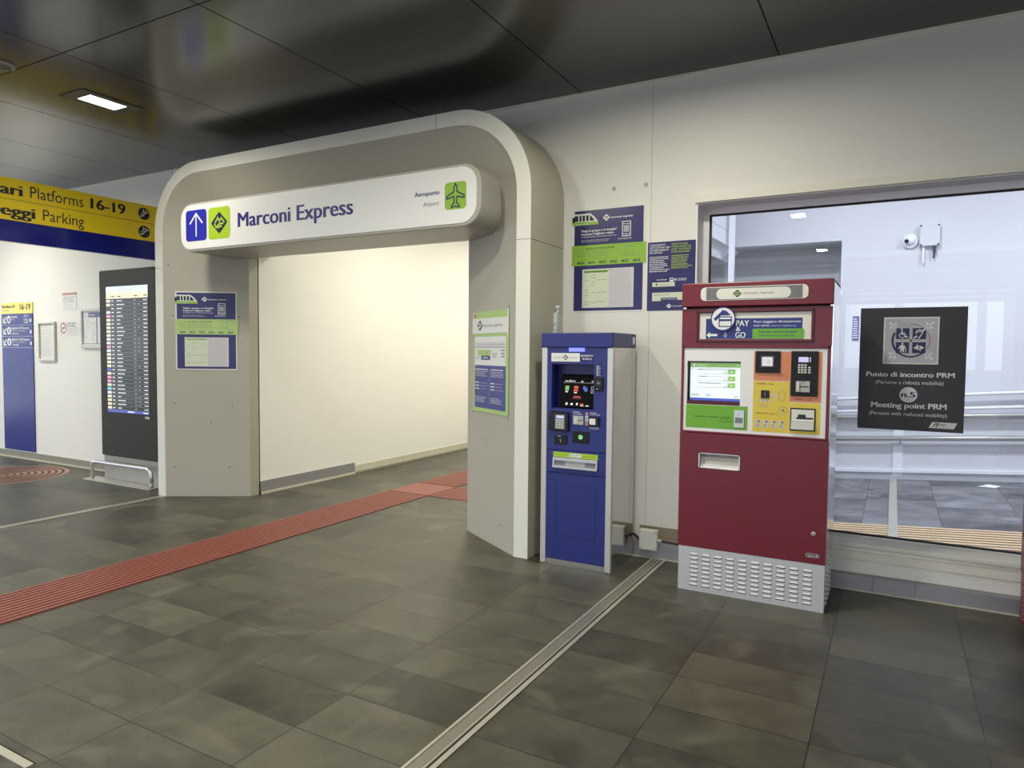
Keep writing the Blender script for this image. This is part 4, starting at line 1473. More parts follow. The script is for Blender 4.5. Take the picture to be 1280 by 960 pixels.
mb.text('BIGLIETTI', .779, .789, BY - .0026, 'ink_grey', x0=bx(-.04), x1=bx(.035))
mb.build('tray_label', t)
tr = MB()
tr.box(bx(-.173), bx(.163), BY - .012, BY + .002, .741, .764, 'steel_bright')
tr.box(bx(-.173), bx(.163), BY - .020, BY + .002, .691, .708, 'steel_bright')
tr.box(bx(-.173), bx(-.158), BY - .012, BY + .002, .708, .741, 'steel_bright')
tr.box(bx(.150), bx(.163), BY - .012, BY + .002, .708, .741, 'steel_bright')
tr.box(bx(-.158), bx(.150), BY - .002, BY + .002, .708, .741, 'ink_soft')
tr.box(bx(-.158), bx(-.085), BY - .004, BY + .002, .710, .738, 'ink_grey')
tr.box(bx(.070), bx(.150), BY - .004, BY + .002, .710, .738, 'ink_grey')
tr.build('ticket_tray', t, bevel=.002)
dr = MB()
dr.box(bx(FX0), bx(FX1), BY + .002, BY + .02, .040, .651, 'kiosk_blue')
for p in ((-.149, .205, .151, .209), (-.149, .568, .151, .572)):
    dr.box(bx(p[0]), bx(p[2]), BY + .0005, BY + .002, p[1], p[3], 'kiosk_blue_dark')
for p in ((-.151, .205, -.147, .572), (.149, .205, .153, .572)):
    dr.box(bx(p[0]), bx(p[2]), BY + .0005, BY + .002, p[1], p[3], 'kiosk_blue_dark')
rg = random.Random(3)
for k in range(70):
    x, z = bx(rg.uniform(-.20, .18)), rg.choice((rg.uniform(.13, .27), rg.uniform(.07, .55)))
    a, L_ = rg.uniform(0, math.pi), rg.uniform(.003, .02)
    dr.ribbon([(x, z), (x + L_ * math.cos(a), z + L_ * math.sin(a) * .4)], .0012, BY + .0016, 'poster_blue')
dr.build('lower_door', t)
MB().box(bx(FX0), bx(FX1), BY + .001, BY + .03, .0, .038, 'steel').build('kick_plate', t)

# bottle left on the blue machine
t = thing('plastic_bottle', 'clear empty plastic water bottle standing on top of the blue ticket machine', 'bottle', (-2.098, 4.46, 1.634))
prof = [(.026, 1.6345), (.031, 1.638), (.031, 1.655), (.0285, 1.660), (.031, 1.665), (.031, 1.685), (.0285, 1.690), (.031, 1.695), (.0315, 1.735), (.029, 1.745), (.031, 1.752), (.030, 1.768), (.024, 1.788), (.014, 1.804), (.0125, 1.812)]
MB().lathe(-2.098, 4.46, prof, 'bottle_pet').build('body', t, smooth=True)
MB().lathe(-2.098, 4.46, [(.0145, 1.812), (.0145, 1.826), (.013, 1.828)], 'bottle_cap').build('cap', t)

# wiring between the machines
t = thing('junction_box', 'grey plastic junction box low on the wall between the two machines', 'junction box', (-1.513, 4.85, .072))
MB().box(-1.582, -1.450, 4.795, 4.85, .072, .218, 'light_plastic').build('box', t, bevel=.006)
for x, z in ((-1.570, .086), (-1.462, .086), (-1.570, .204), (-1.462, .204)):
    MB().lathe(x, z, [(.006, 4.796), (.006, 4.793)], 'grey_plastic', n=10, axis='y').build('screw', t)
MB().tube([(-1.450, 4.82, .145), (-1.420, 4.82, .145)], .013, 'grey_plastic').build('cable_gland', t)
tag(MB().tube([(-1.640, 4.845, .165), (-1.610, 4.825, .155), (-1.585, 4.822, .140)], .010, 'cable_dark').build('power_cable'), 'short dark cable from the blue machine to the junction box', 'cable')
tag(MB().tube([(-1.420, 4.82, .145), (-1.30, 4.82, .140), (-1.15, 4.82, .140)], .009, 'cable_dark').build('power_cable'), 'dark blue cable from the junction box to the red machine', 'cable')
struct('trim_3', MB().box(-1.62, -1.2, 4.925, WY + .0, .118, .218, 'concrete').box(-1.62, -1.2, 4.86, 4.925, .118, .132, 'concrete'))

# ================================================================== RED TICKET MACHINES
def red_machine(RX, RY, label, side, base='louvre_steel'):
    t = thing('red_ticket_machine', label, 'ticket machine', (RX, RY, 0), group='red ticket machines')

    def x_(a):
        return RX + a
    D = .50
    cab = MB()
    cab.box(x_(-.40), x_(.40), RY + .08, RY + D, .03, 1.90, 'machine_red_dark')
    cab.box(x_(-.430), x_(-.412), RY + .012, RY + D, .28, 1.925, side)
    cab.box(x_(.412), x_(.430), RY + .012, RY + D, .28, 1.925, side)
    cab.box(x_(-.43), x_(.43), RY + .02, RY + D, 1.915, 1.927, 'machine_red')
    cab.build('cabinet', t)
    MB().box(x_(-.434), x_(.429), RY - .018, RY + .06, 1.786, 1.932, 'machine_red').build('header', t, bevel=.006)
    mb = MB()
    y = RY - .021
    mb.prism(rr(x_(-.317), x_(.296), 1.822, 1.904, .028), y, RY - .018, 'plaque_cream')
    mb.rect(x_(-.283), x_(.265), 1.825, 1.900, y - .0006, 'plaque_grey')
    mb.flat(rr(x_(-.222), x_(.202), 1.829, 1.893, .030), y - .0012, 'plaque_cream')
    logo(mb, x_(-.099), 1.861, .052, .048, y - .0018, 'ink', 'lime_pale')
    mb.text('marconi express', 1.856, 1.870, y - .0018, 'ink_grey', x0=x_(-.062), x1=x_(.108))
    mb.build('name_plaque', t)
    # sign window
    MB().box(x_(-.434), x_(-.326), RY, RY + .05, 1.548, 1.776, 'machine_red').box(x_(.314), x_(.425), RY, RY + .05, 1.548, 1.776, 'machine_red').box(x_(-.326), x_(.314), RY, RY + .05, 1.748, 1.776, 'machine_red').box(x_(-.326), x_(.314), RY, RY + .05, 1.548, 1.588, 'machine_red').build('sign_surround', t)
    fr = MB()
    for a in ((-.344, .330, 1.752, 1.762), (-.344, .330, 1.571, 1.580), (-.344, -.334, 1.571, 1.762), (.320, .330, 1.571, 1.762)):
        fr.box(x_(a[0]), x_(a[1]), RY - .008, RY + .004, a[2], a[3], 'machine_red_dark')
    fr.build('sign_bezel', t, bevel=.002)
    mb = MB()
    y = RY + .006
    mb.box(x_(-.326), x_(.314), y, RY + .02, 1.588, 1.748, 'plaque_cream')
    mb.build('sign_panel', t)
    mb = MB()
    mb.box(x_(-.287), x_(.266), y - .001, y, 1.590, 1.713, 'sticker_blue')
    y -= .0017
    yy = y - .0012
    mb.flat([(x_(-.283), 1.613), (x_(-.262), 1.632), (x_(-.262), 1.620), (x_(-.217), 1.620), (x_(-.217), 1.606), (x_(-.262), 1.606), (x_(-.262), 1.594)], yy, 'white_ink')
    for k in range(3):
        mb.ring(x_(-.184), 1.613, .007 + .007 * k, .010 + .007 * k, yy, 'paper_lilac', -50, 50, 10)
    mb.text('PAY', 1.667, 1.701, yy, 'white_ink', x0=x_(-.108), x1=x_(-.030), bold=.025)
    mb.text('&', 1.637, 1.661, yy, 'white_ink', x0=x_(-.106), x1=x_(-.080), bold=.02)
    mb.text('GO', 1.596, 1.630, yy, 'white_ink', x0=x_(-.110), x1=x_(-.050), bold=.025)
    mb.text('Puoi viaggiare direttamente', 1.686, 1.699, yy, 'white_ink', x0=x_(-.004), x1=x_(.258), bold=.015)
    mb.text('con carta', 1.664, 1.677, yy, 'white_ink', x0=x_(-.004), x1=x_(.084), bold=.015)
    mb.text('senza fare il biglietto qui', 1.664, 1.672, yy, 'white_ink', x0=x_(.092), x1=x_(.232))
    mb.flat(rr(x_(-.010), x_(.276), 1.591, 1.650, .008, 4), y - .0003, 'panel_green')
    mb.text('Tap your card at the gate', 1.627, 1.640, yy, 'navy_text', x0=x_(.024), x1=x_(.238), bold=.01)
    mb.text('instead of buying your ticket here', 1.606, 1.615, yy, 'navy_text', x0=x_(.024), x1=x_(.228))
    mb.build('pay_sticker', t)
    mb = MB()
    y = RY - .0095
    mb.disc(x_(-.182), 1.711, .074, y, 'sticker_blue')
    mb.disc(x_(-.182), 1.711, .067, y - .0006, 'white_ink')
    yy = y - .0012
    c0, cz = x_(-.182), 1.711
    mb.flat([(c0 - .056, cz + .000), (c0 - .043, cz - .012), (c0 + .012, cz + .046), (c0 + .000, cz + .056)], yy, 'sticker_blue')
    mb.flat([(c0 + .016, cz + .052), (c0 + .046, cz + .022), (c0 - .012, cz + .020)], yy, 'sticker_blue')
    mb.ribbon([(c0 - .022, cz - .046), (c0 + .050, cz - .046), (c0 + .050, cz + .012), (c0 - .022, cz + .012)], .006, yy, 'sticker_blue', closed=True)
    mb.rect(c0 - .022, c0 + .050, cz - .014, cz - .002, yy, 'sticker_blue')
    mb.build('round_sticker', t)
    # front panel frame and white fascia, with the screen cut out
    fr = MB()
    fr.box(x_(-.434), x_(-.418), RY, RY + .05, 1.006, 1.548, 'machine_red').box(x_(.404), x_(.422), RY, RY + .05, 1.006, 1.548, 'machine_red').box(x_(-.434), x_(.422), RY, RY + .05, 1.533, 1.548, 'machine_red').box(x_(-.434), x_(.422), RY, RY + .05, 1.004, 1.016, 'machine_red')
    fr.build('fascia_frame', t, bevel=.003)
    ya = RY + .008
    fa = MB()
    S = (-.398, -.074, 1.182, 1.452)
    fa.box(x_(-.418), x_(S[0]), ya, ya + .02, 1.016, 1.533, 'panel_white')
    fa.box(x_(S[1]), x_(.404), ya, ya + .02, 1.016, 1.533, 'panel_white')
    fa.box(x_(S[0]), x_(S[1]), ya, ya + .02, S[3], 1.533, 'panel_white')
    fa.box(x_(S[0]), x_(S[1]), ya, ya + .02, 1.016, S[2], 'panel_white')
    y1 = ya - .0010
    for p, m in (((.002, .206, 1.341, 1.515), 'panel_orange'), ((.206, .378, 1.221, 1.515), 'panel_orange'), ((.002, .205, 1.034, 1.338), 'panel_yellow'), ((.207, .376, 1.034, 1.217), 'panel_yellow'), ((-.400, -.027, 1.036, 1.180), 'panel_green')):
        fa.rect(x_(p[0]), x_(p[1]), p[2], p[3], y1, m)
    y2 = y1 - .0007
    fa.text('BIGLIETTI - TICKETS', 1.103, 1.111, y2, 'ink', x0=x_(-.342), x1=x_(-.200), bold=.01)
    fa.ribbon([(x_(-.192), 1.082), (x_(-.178), 1.110), (x_(-.132), 1.110), (x_(-.118), 1.082)], .0022, y2, 'ink', closed=True)
    fa.ribbon([(x_(-.170), 1.112), (x_(-.168), 1.100), (x_(-.142), 1.100), (x_(-.140), 1.112)], .0022, y2, 'ink')
    fa.text('MONETE - Coins', 1.318, 1.327, y2, 'ink', x0=x_(.024), x1=x_(.118), bold=.005)
    fa.text('BANCONOTE - Notes', 1.142, 1.150, y2, 'ink', x0=x_(.022), x1=x_(.128), bold=.005)
    fa.text('CARTE - Cards', 1.232, 1.240, y2, 'ink', x0=x_(.232), x1=x_(.330), bold=.005)
    for i in range(3):
        fa.disc(x_(.045 + .022 * i), 1.222, .0095, y2, 'ink_soft', n=14)
        fa.disc(x_(.047 + .022 * i), 1.220, .0055, y2 - .0004, 'paper_cream', n=12)
        fa.ring(x_(.043 + .020 * i), 1.192, .006, .009, y2, 'ink_soft', n=14)
    fa.disc(x_(.124), 1.252, .013, y2, 'paper_cream', n=14)
    fa.ribbon([(x_(.102), 1.258), (x_(.146), 1.250)], .006, y2 - .0003, 'paper_cream')
    fa.ribbon([(x_(.122), 1.278), (x_(.126), 1.216)], .004, y2 - .0003, 'paper_cream')
    fa.ribbon([(x_(.150), 1.288), (x_(.146), 1.262), (x_(.152), 1.236), (x_(.168), 1.216), (x_(.180), 1.232), (x_(.184), 1.262), (x_(.172), 1.286), (x_(.158), 1.270)], .0022, y2, 'ink_grey')
    fa.ribbon([(x_(.150), 1.182), (x_(.168), 1.192), (x_(.196), 1.182), (x_(.198), 1.160), (x_(.180), 1.146), (x_(.160), 1.152)], .0022, y2, 'ink_grey', closed=True)
    fa.disc(x_(.174), 1.168, .008, y2, 'ink_grey', n=12)
    fa.ribbon([(x_(.146), 1.164), (x_(.140), 1.142), (x_(.152), 1.130)], .0022, y2, 'ink_grey')
    for i in range(4):
        a = .020 + .044 * i
        fa.rect(x_(a), x_(a + .028), 1.058, 1.106, y2, 'paper_cream')
        fa.rect(x_(a + .003), x_(a + .022), 1.062, 1.084, y2 - .0003, 'ink_soft')
        fa.rect(x_(a + .010), x_(a + .026), 1.090, 1.102, y2 - .0003, 'ink_grey')
    fa.ribbon([(x_(.140), 1.362), (x_(.150), 1.382), (x_(.180), 1.382), (x_(.192), 1.362)], .0022, y2, 'brown_ink', closed=True)
    fa.disc(x_(.166), 1.376, .006, y2, 'brown_ink', n=10)
    fa.build('fascia', t)
    # screen set back in its opening
    sc = MB()
    yr = ya + .02
    sc.box(x_(S[0]), x_(S[1]), yr + .010, yr + .02, S[2], S[3], 'black_gloss')
    sc.box(x_(S[0]), x_(S[1]), ya + .002, yr + .012, 1.182, 1.205, 'machine_red_dark')
    ob = sc.build('screen_bezel', t)
    mb = MB()
    y = yr + .009
    sx0, sx1 = -.385, -.080
    mb.rect(x_(sx0), x_(sx1), 1.208, 1.440, y, 'screen_light')
    mb.rect(x_(sx0), x_(sx1), 1.414, 1.440, y - .0006, 'screen_green')
    mb.rect(x_(sx0), x_(sx1), 1.206, 1.222, y - .0006, 'screen_blue')
    mb.disc(x_(-.362), 1.427, .007, y - .0012, 'screen_light', n=12)
    mb.bars(x_(-.345), x_(-.285), 1.423, 1.431, 1, y - .0012, 'screen_light', seed=2, ragged=0)
    mb.bars(x_(-.11), x_(-.09), 1.423, 1.431, 1, y - .0012, 'screen_light', seed=3, ragged=0)
    for i in range(3):
        z = 1.372 - .042 * i
        mb.rect(x_(-.153), x_(-.109), z, z + .030, y - .0006, 'screen_green')
        mb.flat([(x_(-.135), z + .008), (x_(-.126), z + .015), (x_(-.135), z + .022)], y - .0012, 'screen_light')
        mb.ribbon([(x_(-.338), z), (x_(-.155), z), (x_(-.155), z + .028), (x_(-.338), z + .028)], .0016, y - .0006, 'ink_soft', closed=True)
        mb.bars(x_(-.330), x_(-.330 + (.02, .05, .13)[i]), z + .024, z + .030, 1, y - .0010, 'ink_grey', seed=i, ragged=0, fill=.7)
        mb.bars(x_(-.180), x_(-.160), z + .004, z + .009, 1, y - .0010, 'ink_grey', seed=i, ragged=0, fill=.7)
    for a, b in ((-.375, -.325), (-.285, -.255)):
        mb.bars(x_(a), x_(b), 1.232, 1.248, 2, y - .0006, 'ink_grey', seed=5, ragged=.1)
    mb.rect(x_(-.112), x_(-.108), 1.228, 1.240, y - .0006, 'ink')
    mb.rect(x_(-.098), x_(-.094), 1.228, 1.240, y - .0006, 'red_ink')
    mb.build('screen_display', ob)
    # ticket slot in the green field
    o = MB().box(x_(-.105), x_(-.046), ya - .008, ya, 1.050, 1.156, 'steel_bright').build('ticket_slot', t, bevel=.002)
    MB().rect(x_(-.098), x_(-.054), 1.078, 1.112, ya - .0088, 'ink_grey').rect(x_(-.098), x_(-.054), 1.058, 1.076, ya - .0088, 'paper_cream').rect(x_(-.085), x_(-.068), 1.126, 1.128, ya - .0088, 'ink_grey').build('slot_mouth', o)
    # contactless reader
    o = MB().box(x_(.012), x_(.151), ya - .012, ya, 1.388, 1.517, 'dark_plastic').build('contactless_reader', t, bevel=.003)
    MB().box(x_(.041), x_(.120), ya - .016, ya - .012, 1.420, 1.490, 'black_gloss').flat(rr(x_(.050), x_(.111), 1.428, 1.482, .004, 3), ya - .0168, 'icon_white').ring(x_(.078), 1.452, .008, .010, ya - .0174, 'ink_soft', -70, 70, 8).ring(x_(.083), 1.452, .012, .014, ya - .0174, 'ink_soft', -70, 70, 8).build('reader_pad', o)
    # card terminal
    o = MB().box(x_(.212), x_(.357), ya - .012, ya, 1.256, 1.518, 'dark_plastic').build('card_terminal', t, bevel=.003)
    MB().rect(x_(.252), x_(.306), 1.454, 1.484, ya - .0128, 'lcd').rect(x_(.312), x_(.318), 1.470, 1.482, ya - .0128, 'icon_white').rect(x_(.312), x_(.318), 1.456, 1.466, ya - .0128, 'icon_white').build('terminal_display', o)
    for i in range(4):
        for j in range(4):
            if j == 3 and i == 3:
                continue
            a = .250 + .0172 * j + (.004 if j == 3 else 0)
            MB().box(x_(a), x_(a + .0125), ya - .0155, ya - .012, 1.390 + .0143 * i, 1.390 + .0143 * i + .0098, 'key_white').build('key', o)
    mb = MB()
    mb.box(x_(.242), x_(.317), ya - .022, ya - .012, 1.281, 1.344, 'grey_plastic')
    mb.box(x_(.248), x_(.262), ya - .030, ya - .022, 1.286, 1.340, 'light_plastic')
    mb.rect(x_(.258), x_(.312), 1.309, 1.315, ya - .0228, 'black_gloss')
    mb.disc(x_(.281), 1.337, .004, ya - .0228, 'dark_plastic', n=8)
    mb.build('card_mouth', o)
    # coin slot and note slot
    MB().box(x_(.047), x_(.095), ya - .006, ya, 1.236, 1.283, 'black_gloss').rect(x_(.069), x_(.073), 1.246, 1.274, ya - .0068, 'ink_grey').build('coin_slot', t, bevel=.002)
    o = MB().box(x_(.214), x_(.351), ya - .006, ya, 1.052, 1.186, 'black_gloss').build('note_slot', t, bevel=.002)
    mb = MB()
    mb.box(x_(.221), x_(.344), ya - .010, ya - .006, 1.108, 1.178, 'plaque_cream')
    mb.box(x_(.221), x_(.344), ya - .022, ya - .006, 1.062, 1.106, 'light_plastic')
    mb.build('note_cover', o)
    MB().flat([(x_(.248), 1.122), (x_(.338), 1.122), (x_(.338), 1.133), (x_(.300), 1.133), (x_(.298), 1.150), (x_(.258), 1.150), (x_(.256), 1.133), (x_(.248), 1.133)], ya - .0108, 'ink').build('note_mouth', o)
    # red lower door with the change tray
    T = (-.316, -.060, .784, .884)
    d = MB()
    d.box(x_(-.434), x_(T[0]), RY, RY + .03, .282, 1.002, 'machine_red')
    d.box(x_(T[1]), x_(.426), RY, RY + .03, .282, 1.002, 'machine_red')
    d.box(x_(T[0]), x_(T[1]), RY, RY + .03, .282, T[2], 'machine_red')
    d.box(x_(T[0]), x_(T[1]), RY, RY + .03, T[3], 1.002, 'machine_red')
    d.build('door', t)
    tr = MB()
    tr.box(x_(T[0] + .002), x_(T[0] + .010), RY - .003, RY + .055, T[2] + .002, T[3] - .002, 'steel_bright')
    tr.box(x_(T[1] - .010), x_(T[1] - .002), RY - .003, RY + .055, T[2] + .002, T[3] - .002, 'steel_bright')
    tr.box(x_(T[0] + .002), x_(T[1] - .002), RY - .003, RY + .055, T[2] + .002, T[2] + .008, 'steel_bright')
    tr.box(x_(T[0] + .002), x_(T[1] - .002), RY - .003, RY + .055, T[3] - .008, T[3] - .002, 'steel_bright')
    tr.add([(x_(T[0]), RY + .012, T[2] + .004), (x_(T[1]), RY + .012, T[2] + .004), (x_(T[1]), RY + .058, T[3]), (x_(T[0]), RY + .058, T[3])], [(0, 1, 2, 3)], 'steel_bright')
    tr.build('change_tray', t)
    MB().lathe(x_(.358), .458, [(.012, RY), (.012, RY - .004), (.009, RY - .005)], 'steel_bright', n=20, axis='y').disc(x_(.358), .458, .004, RY - .0058, 'ink', n=10).build('door_lock', t)
    mb = MB()
    mb.prism(rr(x_(.320), x_(.394), .318, .341, .011), RY - .002, RY, 'steel_bright')
    mb.flat(rr(x_(.324), x_(.390), .321, .338, .008), RY - .0026, 'ink')
    mb.text('sigma', .325, .334, RY - .0033, 'white_ink', x0=x_(.331), x1=x_(.370), bold=.03)
    mb.disc(x_(.379), .3295, .005, RY - .0033, 'white_ink', n=10)
    mb.build('maker_badge', t)
    # louvred steel base
    b = MB()
    b.box(x_(-.428), x_(.424), RY + .002, RY + D - .02, 0, .279, base)
    for i in range(10):
        for j in range(8):
            cx_, cz_ = -.328 + .0735 * i, .236 - .0275 * j
            hw, hh = .026, .0065
            p = [(x_(cx_ - hw), cz_ - hh * .6), (x_(cx_ - hw + .007), cz_ + hh), (x_(cx_ + hw - .007), cz_ + hh), (x_(cx_ + hw), cz_ - hh * .6)]
            n = len(p)
            f0, f1 = RY + .002, RY - .003
            vs = [(a, f0, c) for a, c in p] + [(x_(cx_ - hw + .008), f1, cz_ - hh * .6), (x_(cx_ + hw - .008), f1, cz_ - hh * .6)]
            b.add(vs, [(1, 4, 5, 2), (0, 4, 1), (2, 5, 3)], base)
            b.add([vs[0], vs[3], vs[5], vs[4]], [(0, 1, 2, 3)], 'black_gap')
            b.flat([(x_(cx_ - hw), cz_ - hh * 1.5), (x_(cx_ + hw), cz_ - hh * 1.5), (x_(cx_ + hw), cz_ - hh * .6), (x_(cx_ - hw), cz_ - hh * .6)], RY + .0012, 'black_gap')
    for j in range(8):
        for i in range(4):
            for s, xx in ((1, .424), (-1, -.428)):
                cy_, cz_ = RY + .07 + .09 * i, .236 - .0275 * j
                vs = [(x_(xx), cy_ - .026, cz_ - .005), (x_(xx), cy_ - .02, cz_ + .0065), (x_(xx), cy_ + .02, cz_ + .0065), (x_(xx), cy_ + .026, cz_ - .005), (x_(xx + s * .011), cy_ - .018, cz_ - .005), (x_(xx + s * .011), cy_ + .018, cz_ - .005)]
                b.add(vs, [(1, 4, 5, 2), (0, 4, 1), (2, 5, 3)], base)
                b.add([vs[0], vs[3], vs[5], vs[4]], [(0, 1, 2, 3)], 'black_gap')
    b.build('louvred_base', t)
    return t


red_machine(-.734, 4.318, 'wide dark red ticket machine with white fascia and louvred steel base under the window', 'steel_side')
red_machine(1.104, 4.318, 'dark red ticket machine cut off by the right edge of the photo', 'machine_red', 'machine_red')

# ================================================================== NOTICE ON THE PANE
PY = GY - .0035


def P_(x):
    return x * 1.0271


def Q_(z):
    return 1.5 + (z - 1.5) * 1.0271


t = thing('meeting_point_sign', 'square dark grey meeting point sign marked n.5 stuck on the window pane', 'sign', (P_(.097), PY, Q_(1.028)))
MB().box(P_(-.192), P_(.386), PY - .003, PY, Q_(1.028), Q_(1.798), 'prm_board').build('board', t)
y = PY - .004
mb = MB()
mb.rect(P_(-.059), P_(.242), Q_(1.444), Q_(1.738), y, 'sign_white')
mb.rect(P_(-.050), P_(.233), Q_(1.453), Q_(1.729), y - .0006, 'prm_silver')
y2 = y - .0012
c, cz = P_(.0915), Q_(1.591)
for sx in (-1, 1):
    for sz in (-1, 1):
        a, b = c + sx * .108, cz + sz * .104
        mb.ribbon([(a + sx * .016, b + sz * .016), (a - sx * .016, b - sz * .016)], .012, y2, 'sign_white')
        mb.ribbon([(a - sx * .020, b + sz * .014), (a - sx * .020, b - sz * .020), (a + sx * .014, b - sz * .020)], .012, y2, 'sign_white')
mb.ring(c, cz, .096, .109, y2, 'prm_blue', 150, 215, 20)
mb.ring(c, cz, .098, .108, y2, 'prm_blue', 215, 320, 24)
mb.ring(c, cz, .103, .107, y2, 'red_ink', -30, 30, 16)
mb.ring(c, cz, .105, .108, y2, 'red_ink', 38, 90, 16)
y3 = y2 - .0006
for sx in (-1, 1):
    for sz in (-1, 1):
        a, b = c + sx * .046, cz + sz * .045
        mb.rect(a - .037, a + .037, b - .035, b + .035, y3, 'prm_blue')
y4 = y3 - .0006
# wheelchair user
a, b = c - .046, cz + .045
mb.disc(a - .006, b + .027, .006, y4, 'sign_white', n=12)
mb.ribbon([(a - .006, b + .018), (a - .004, b - .004), (a + .014, b - .006), (a + .022, b - .024), (a + .030, b - .022)], .007, y4, 'sign_white')
mb.ribbon([(a - .004, b + .006), (a + .012, b + .006)], .005, y4, 'sign_white')
mb.ring(a - .002, b - .010, .014, .019, y4, 'sign_white', 110, 350, 20)
# ear
a, b = c + .046, cz + .045
mb.ring(a, b + .006, .015, .021, y4, 'sign_white', -30, 200, 18)
mb.ribbon([(a + .015, b - .004), (a + .006, b - .014), (a + .002, b - .026), (a - .008, b - .026)], .006, y4, 'sign_white')
mb.ring(a, b + .006, .006, .010, y4, 'sign_white', 0, 190, 12)
mb.ribbon([(a - .030, b - .030), (a - .012, b - .014)], .010, y4, 'sign_white')
mb.ribbon([(a + .016, b + .016), (a + .034, b + .032)], .010, y4, 'sign_white')
# walker with stick
a, b = c - .046, cz - .045
mb.disc(a, b + .026, .006, y4, 'sign_white', n=12)
mb.flat([(a - .012, b + .017), (a + .010, b + .017), (a + .012, b - .004), (a + .009, b - .030), (a + .003, b - .030), (a, b - .010), (a - .006, b - .030), (a - .012, b - .030), (a - .010, b - .004)], y4, 'sign_white')
mb.ribbon([(a - .010, b + .014), (a - .020, b - .004), (a - .014, b - .006)], .005, y4, 'sign_white')
mb.ribbon([(a + .010, b + .014), (a + .019, b - .002), (a + .019, b - .030)], .004, y4, 'sign_white')
# eye
a, b = c + .046, cz - .045
mb.flat([(a - .030, b), (a - .012, b + .012), (a + .010, b + .012), (a + .030, b), (a + .010, b - .012), (a - .012, b - .012)], y4, 'sign_white')
mb.disc(a, b, .008, y4 - .0005, 'prm_blue', n=14)
mb.ribbon([(a - .004, b - .002), (a + .020, b - .016)], .003, y4 - .0007, 'prm_blue')
mb.ribbon([(a - .012, b + .022), (a + .010, b - .022)], .004, y4 - .0009, 'sign_white')
mb.disc(c, cz, .014, y4, 'sign_white', n=18)
mb.disc(c, cz, .011, y4 - .0005, 'green_dot', n=18)
mb.build('accessibility_emblem', t)
MB().text('Punto di incontro PRM', Q_(1.364), Q_(1.394), y, 'sign_white', x0=P_(-.150), x1=P_(.331), bold=.03).build('lettering', t)
MB().text('(Persone a ridotta mobilità)', Q_(1.318), Q_(1.340), y, 'sign_white', x0=P_(-.094), x1=P_(.274)).build('lettering', t)
MB().text('Meeting point PRM', Q_(1.168), Q_(1.201), y, 'sign_white', x0=P_(-.117), x1=P_(.295), bold=.03).build('lettering', t)
MB().text('(Persons with reduced mobility)', Q_(1.120), Q_(1.142), y, 'sign_white', x0=P_(-.125), x1=P_(.298)).build('lettering', t)
mb = MB()
mb.disc(P_(.089), Q_(1.252), .050, y, 'sign_white')
mb.text('n.5', Q_(1.237), Q_(1.270), y - .0006, 'prm_blue', x0=P_(.048), x1=P_(.128), bold=.035)
mb.build('number_disc', t)
mb = MB()
mb.flat([(P_(.204), Q_(1.052)), (P_(.336), Q_(1.050)), (P_(.354), Q_(1.088)), (P_(.222), Q_(1.088))], y, 'sign_white')
mb.ribbon([(P_(.228), Q_(1.060)), (P_(.238), Q_(1.078)), (P_(.262), Q_(1.080))], .006, y - .0006, 'ink')
mb.ribbon([(P_(.242), Q_(1.058)), (P_(.250), Q_(1.072)), (P_(.258), Q_(1.072))], .006, y - .0006, 'prm_blue')
mb.text('RFI', Q_(1.068), Q_(1.079), y - .0006, 'ink', x0=P_(.268), x1=P_(.295), bold=.03)
mb.text('RETE FERROVIARIA ITALIANA', Q_(1.058), Q_(1.063), y - .0006, 'ink_grey', x0=P_(.262), x1=P_(.330))
mb.build('company_emblem', t)

# ================================================================== THINGS IN THE RAMP ROOM
def rail(name, label, z_at, zr, r, m, x0=-2.9, x1=5.9):
    yb_ = RB - .08
    t = thing(name, label, 'handrail', (0, yb_, z_at), group='handrails behind the window')

    def zz(x):
        return z_at + zr * x
    MB().tube([(x0, yb_, zz(x0)), (x1, yb_, zz(x1))], r, m, 14).build('rail_tube', t, smooth=True)
    for x in (-2.2, -.9, .10, 1.6, 2.9, 4.2, 5.5):
        MB().tube([(x, RB, zz(x) - .05), (x, yb_, zz(x) - .05), (x, yb_, zz(x) - r)], .010, 'rail_steel', 8).build('bracket', t)
    return t


rail('handrail', 'top white handrail on the back wall of the room behind the window', 1.011, .0814, .019, 'room_white')
rail('handrail', 'second white handrail from the top behind the window', .858, .078, .019, 'room_white')
rail('handrail', 'third handrail from the top, dull grey steel, behind the window', .782, .066, .027, 'rail_steel')
rail('handrail', 'lowest grey steel handrail behind the window', .528, .069, .030, 'rail_steel')

t = thing('dome_camera', 'small white dome camera on the far wall seen through the window', 'camera', (.128, RB, 2.81))
MB().lathe(.128, 2.81, [(.084, RB), (.082, RB - .03), (.070, RB - .04)], 'room_white', n=32, axis='y').build('base', t)
pr_ = [(.056 * math.cos(math.radians(a)), RB - .04 - .056 * math.sin(math.radians(a))) for a in range(0, 90, 10)]
MB().lathe(.128, 2.815, pr_ + [(.004, RB - .096)], 'room_white', n=28, axis='y').build('dome', t, smooth=True)
mb = MB()
mb.tube([(.095, RB - .075, 2.806), (.089, RB - .094, 2.802)], .022, 'black_gloss', 16)
mb.build('lens', t)
t = thing('wall_box', 'square pale junction box on the far wall beside the dome camera', 'junction box', (.317, RB, 2.74))
MB().box(.217, .417, RB - .07, RB, 2.740, 2.985, 'room_wall').build('box', t, bevel=.010)
for x, z in ((.232, 2.755), (.402, 2.755), (.232, 2.970), (.402, 2.970)):
    MB().lathe(x, z, [(.010, RB - .068), (.010, RB - .074)], 'ink', n=10, axis='y').build('screw', t)
MB().tube([(.262, RB - .03, 2.740), (.262, RB - .03, 2.545)], .012, 'room_white').build('conduit', t)
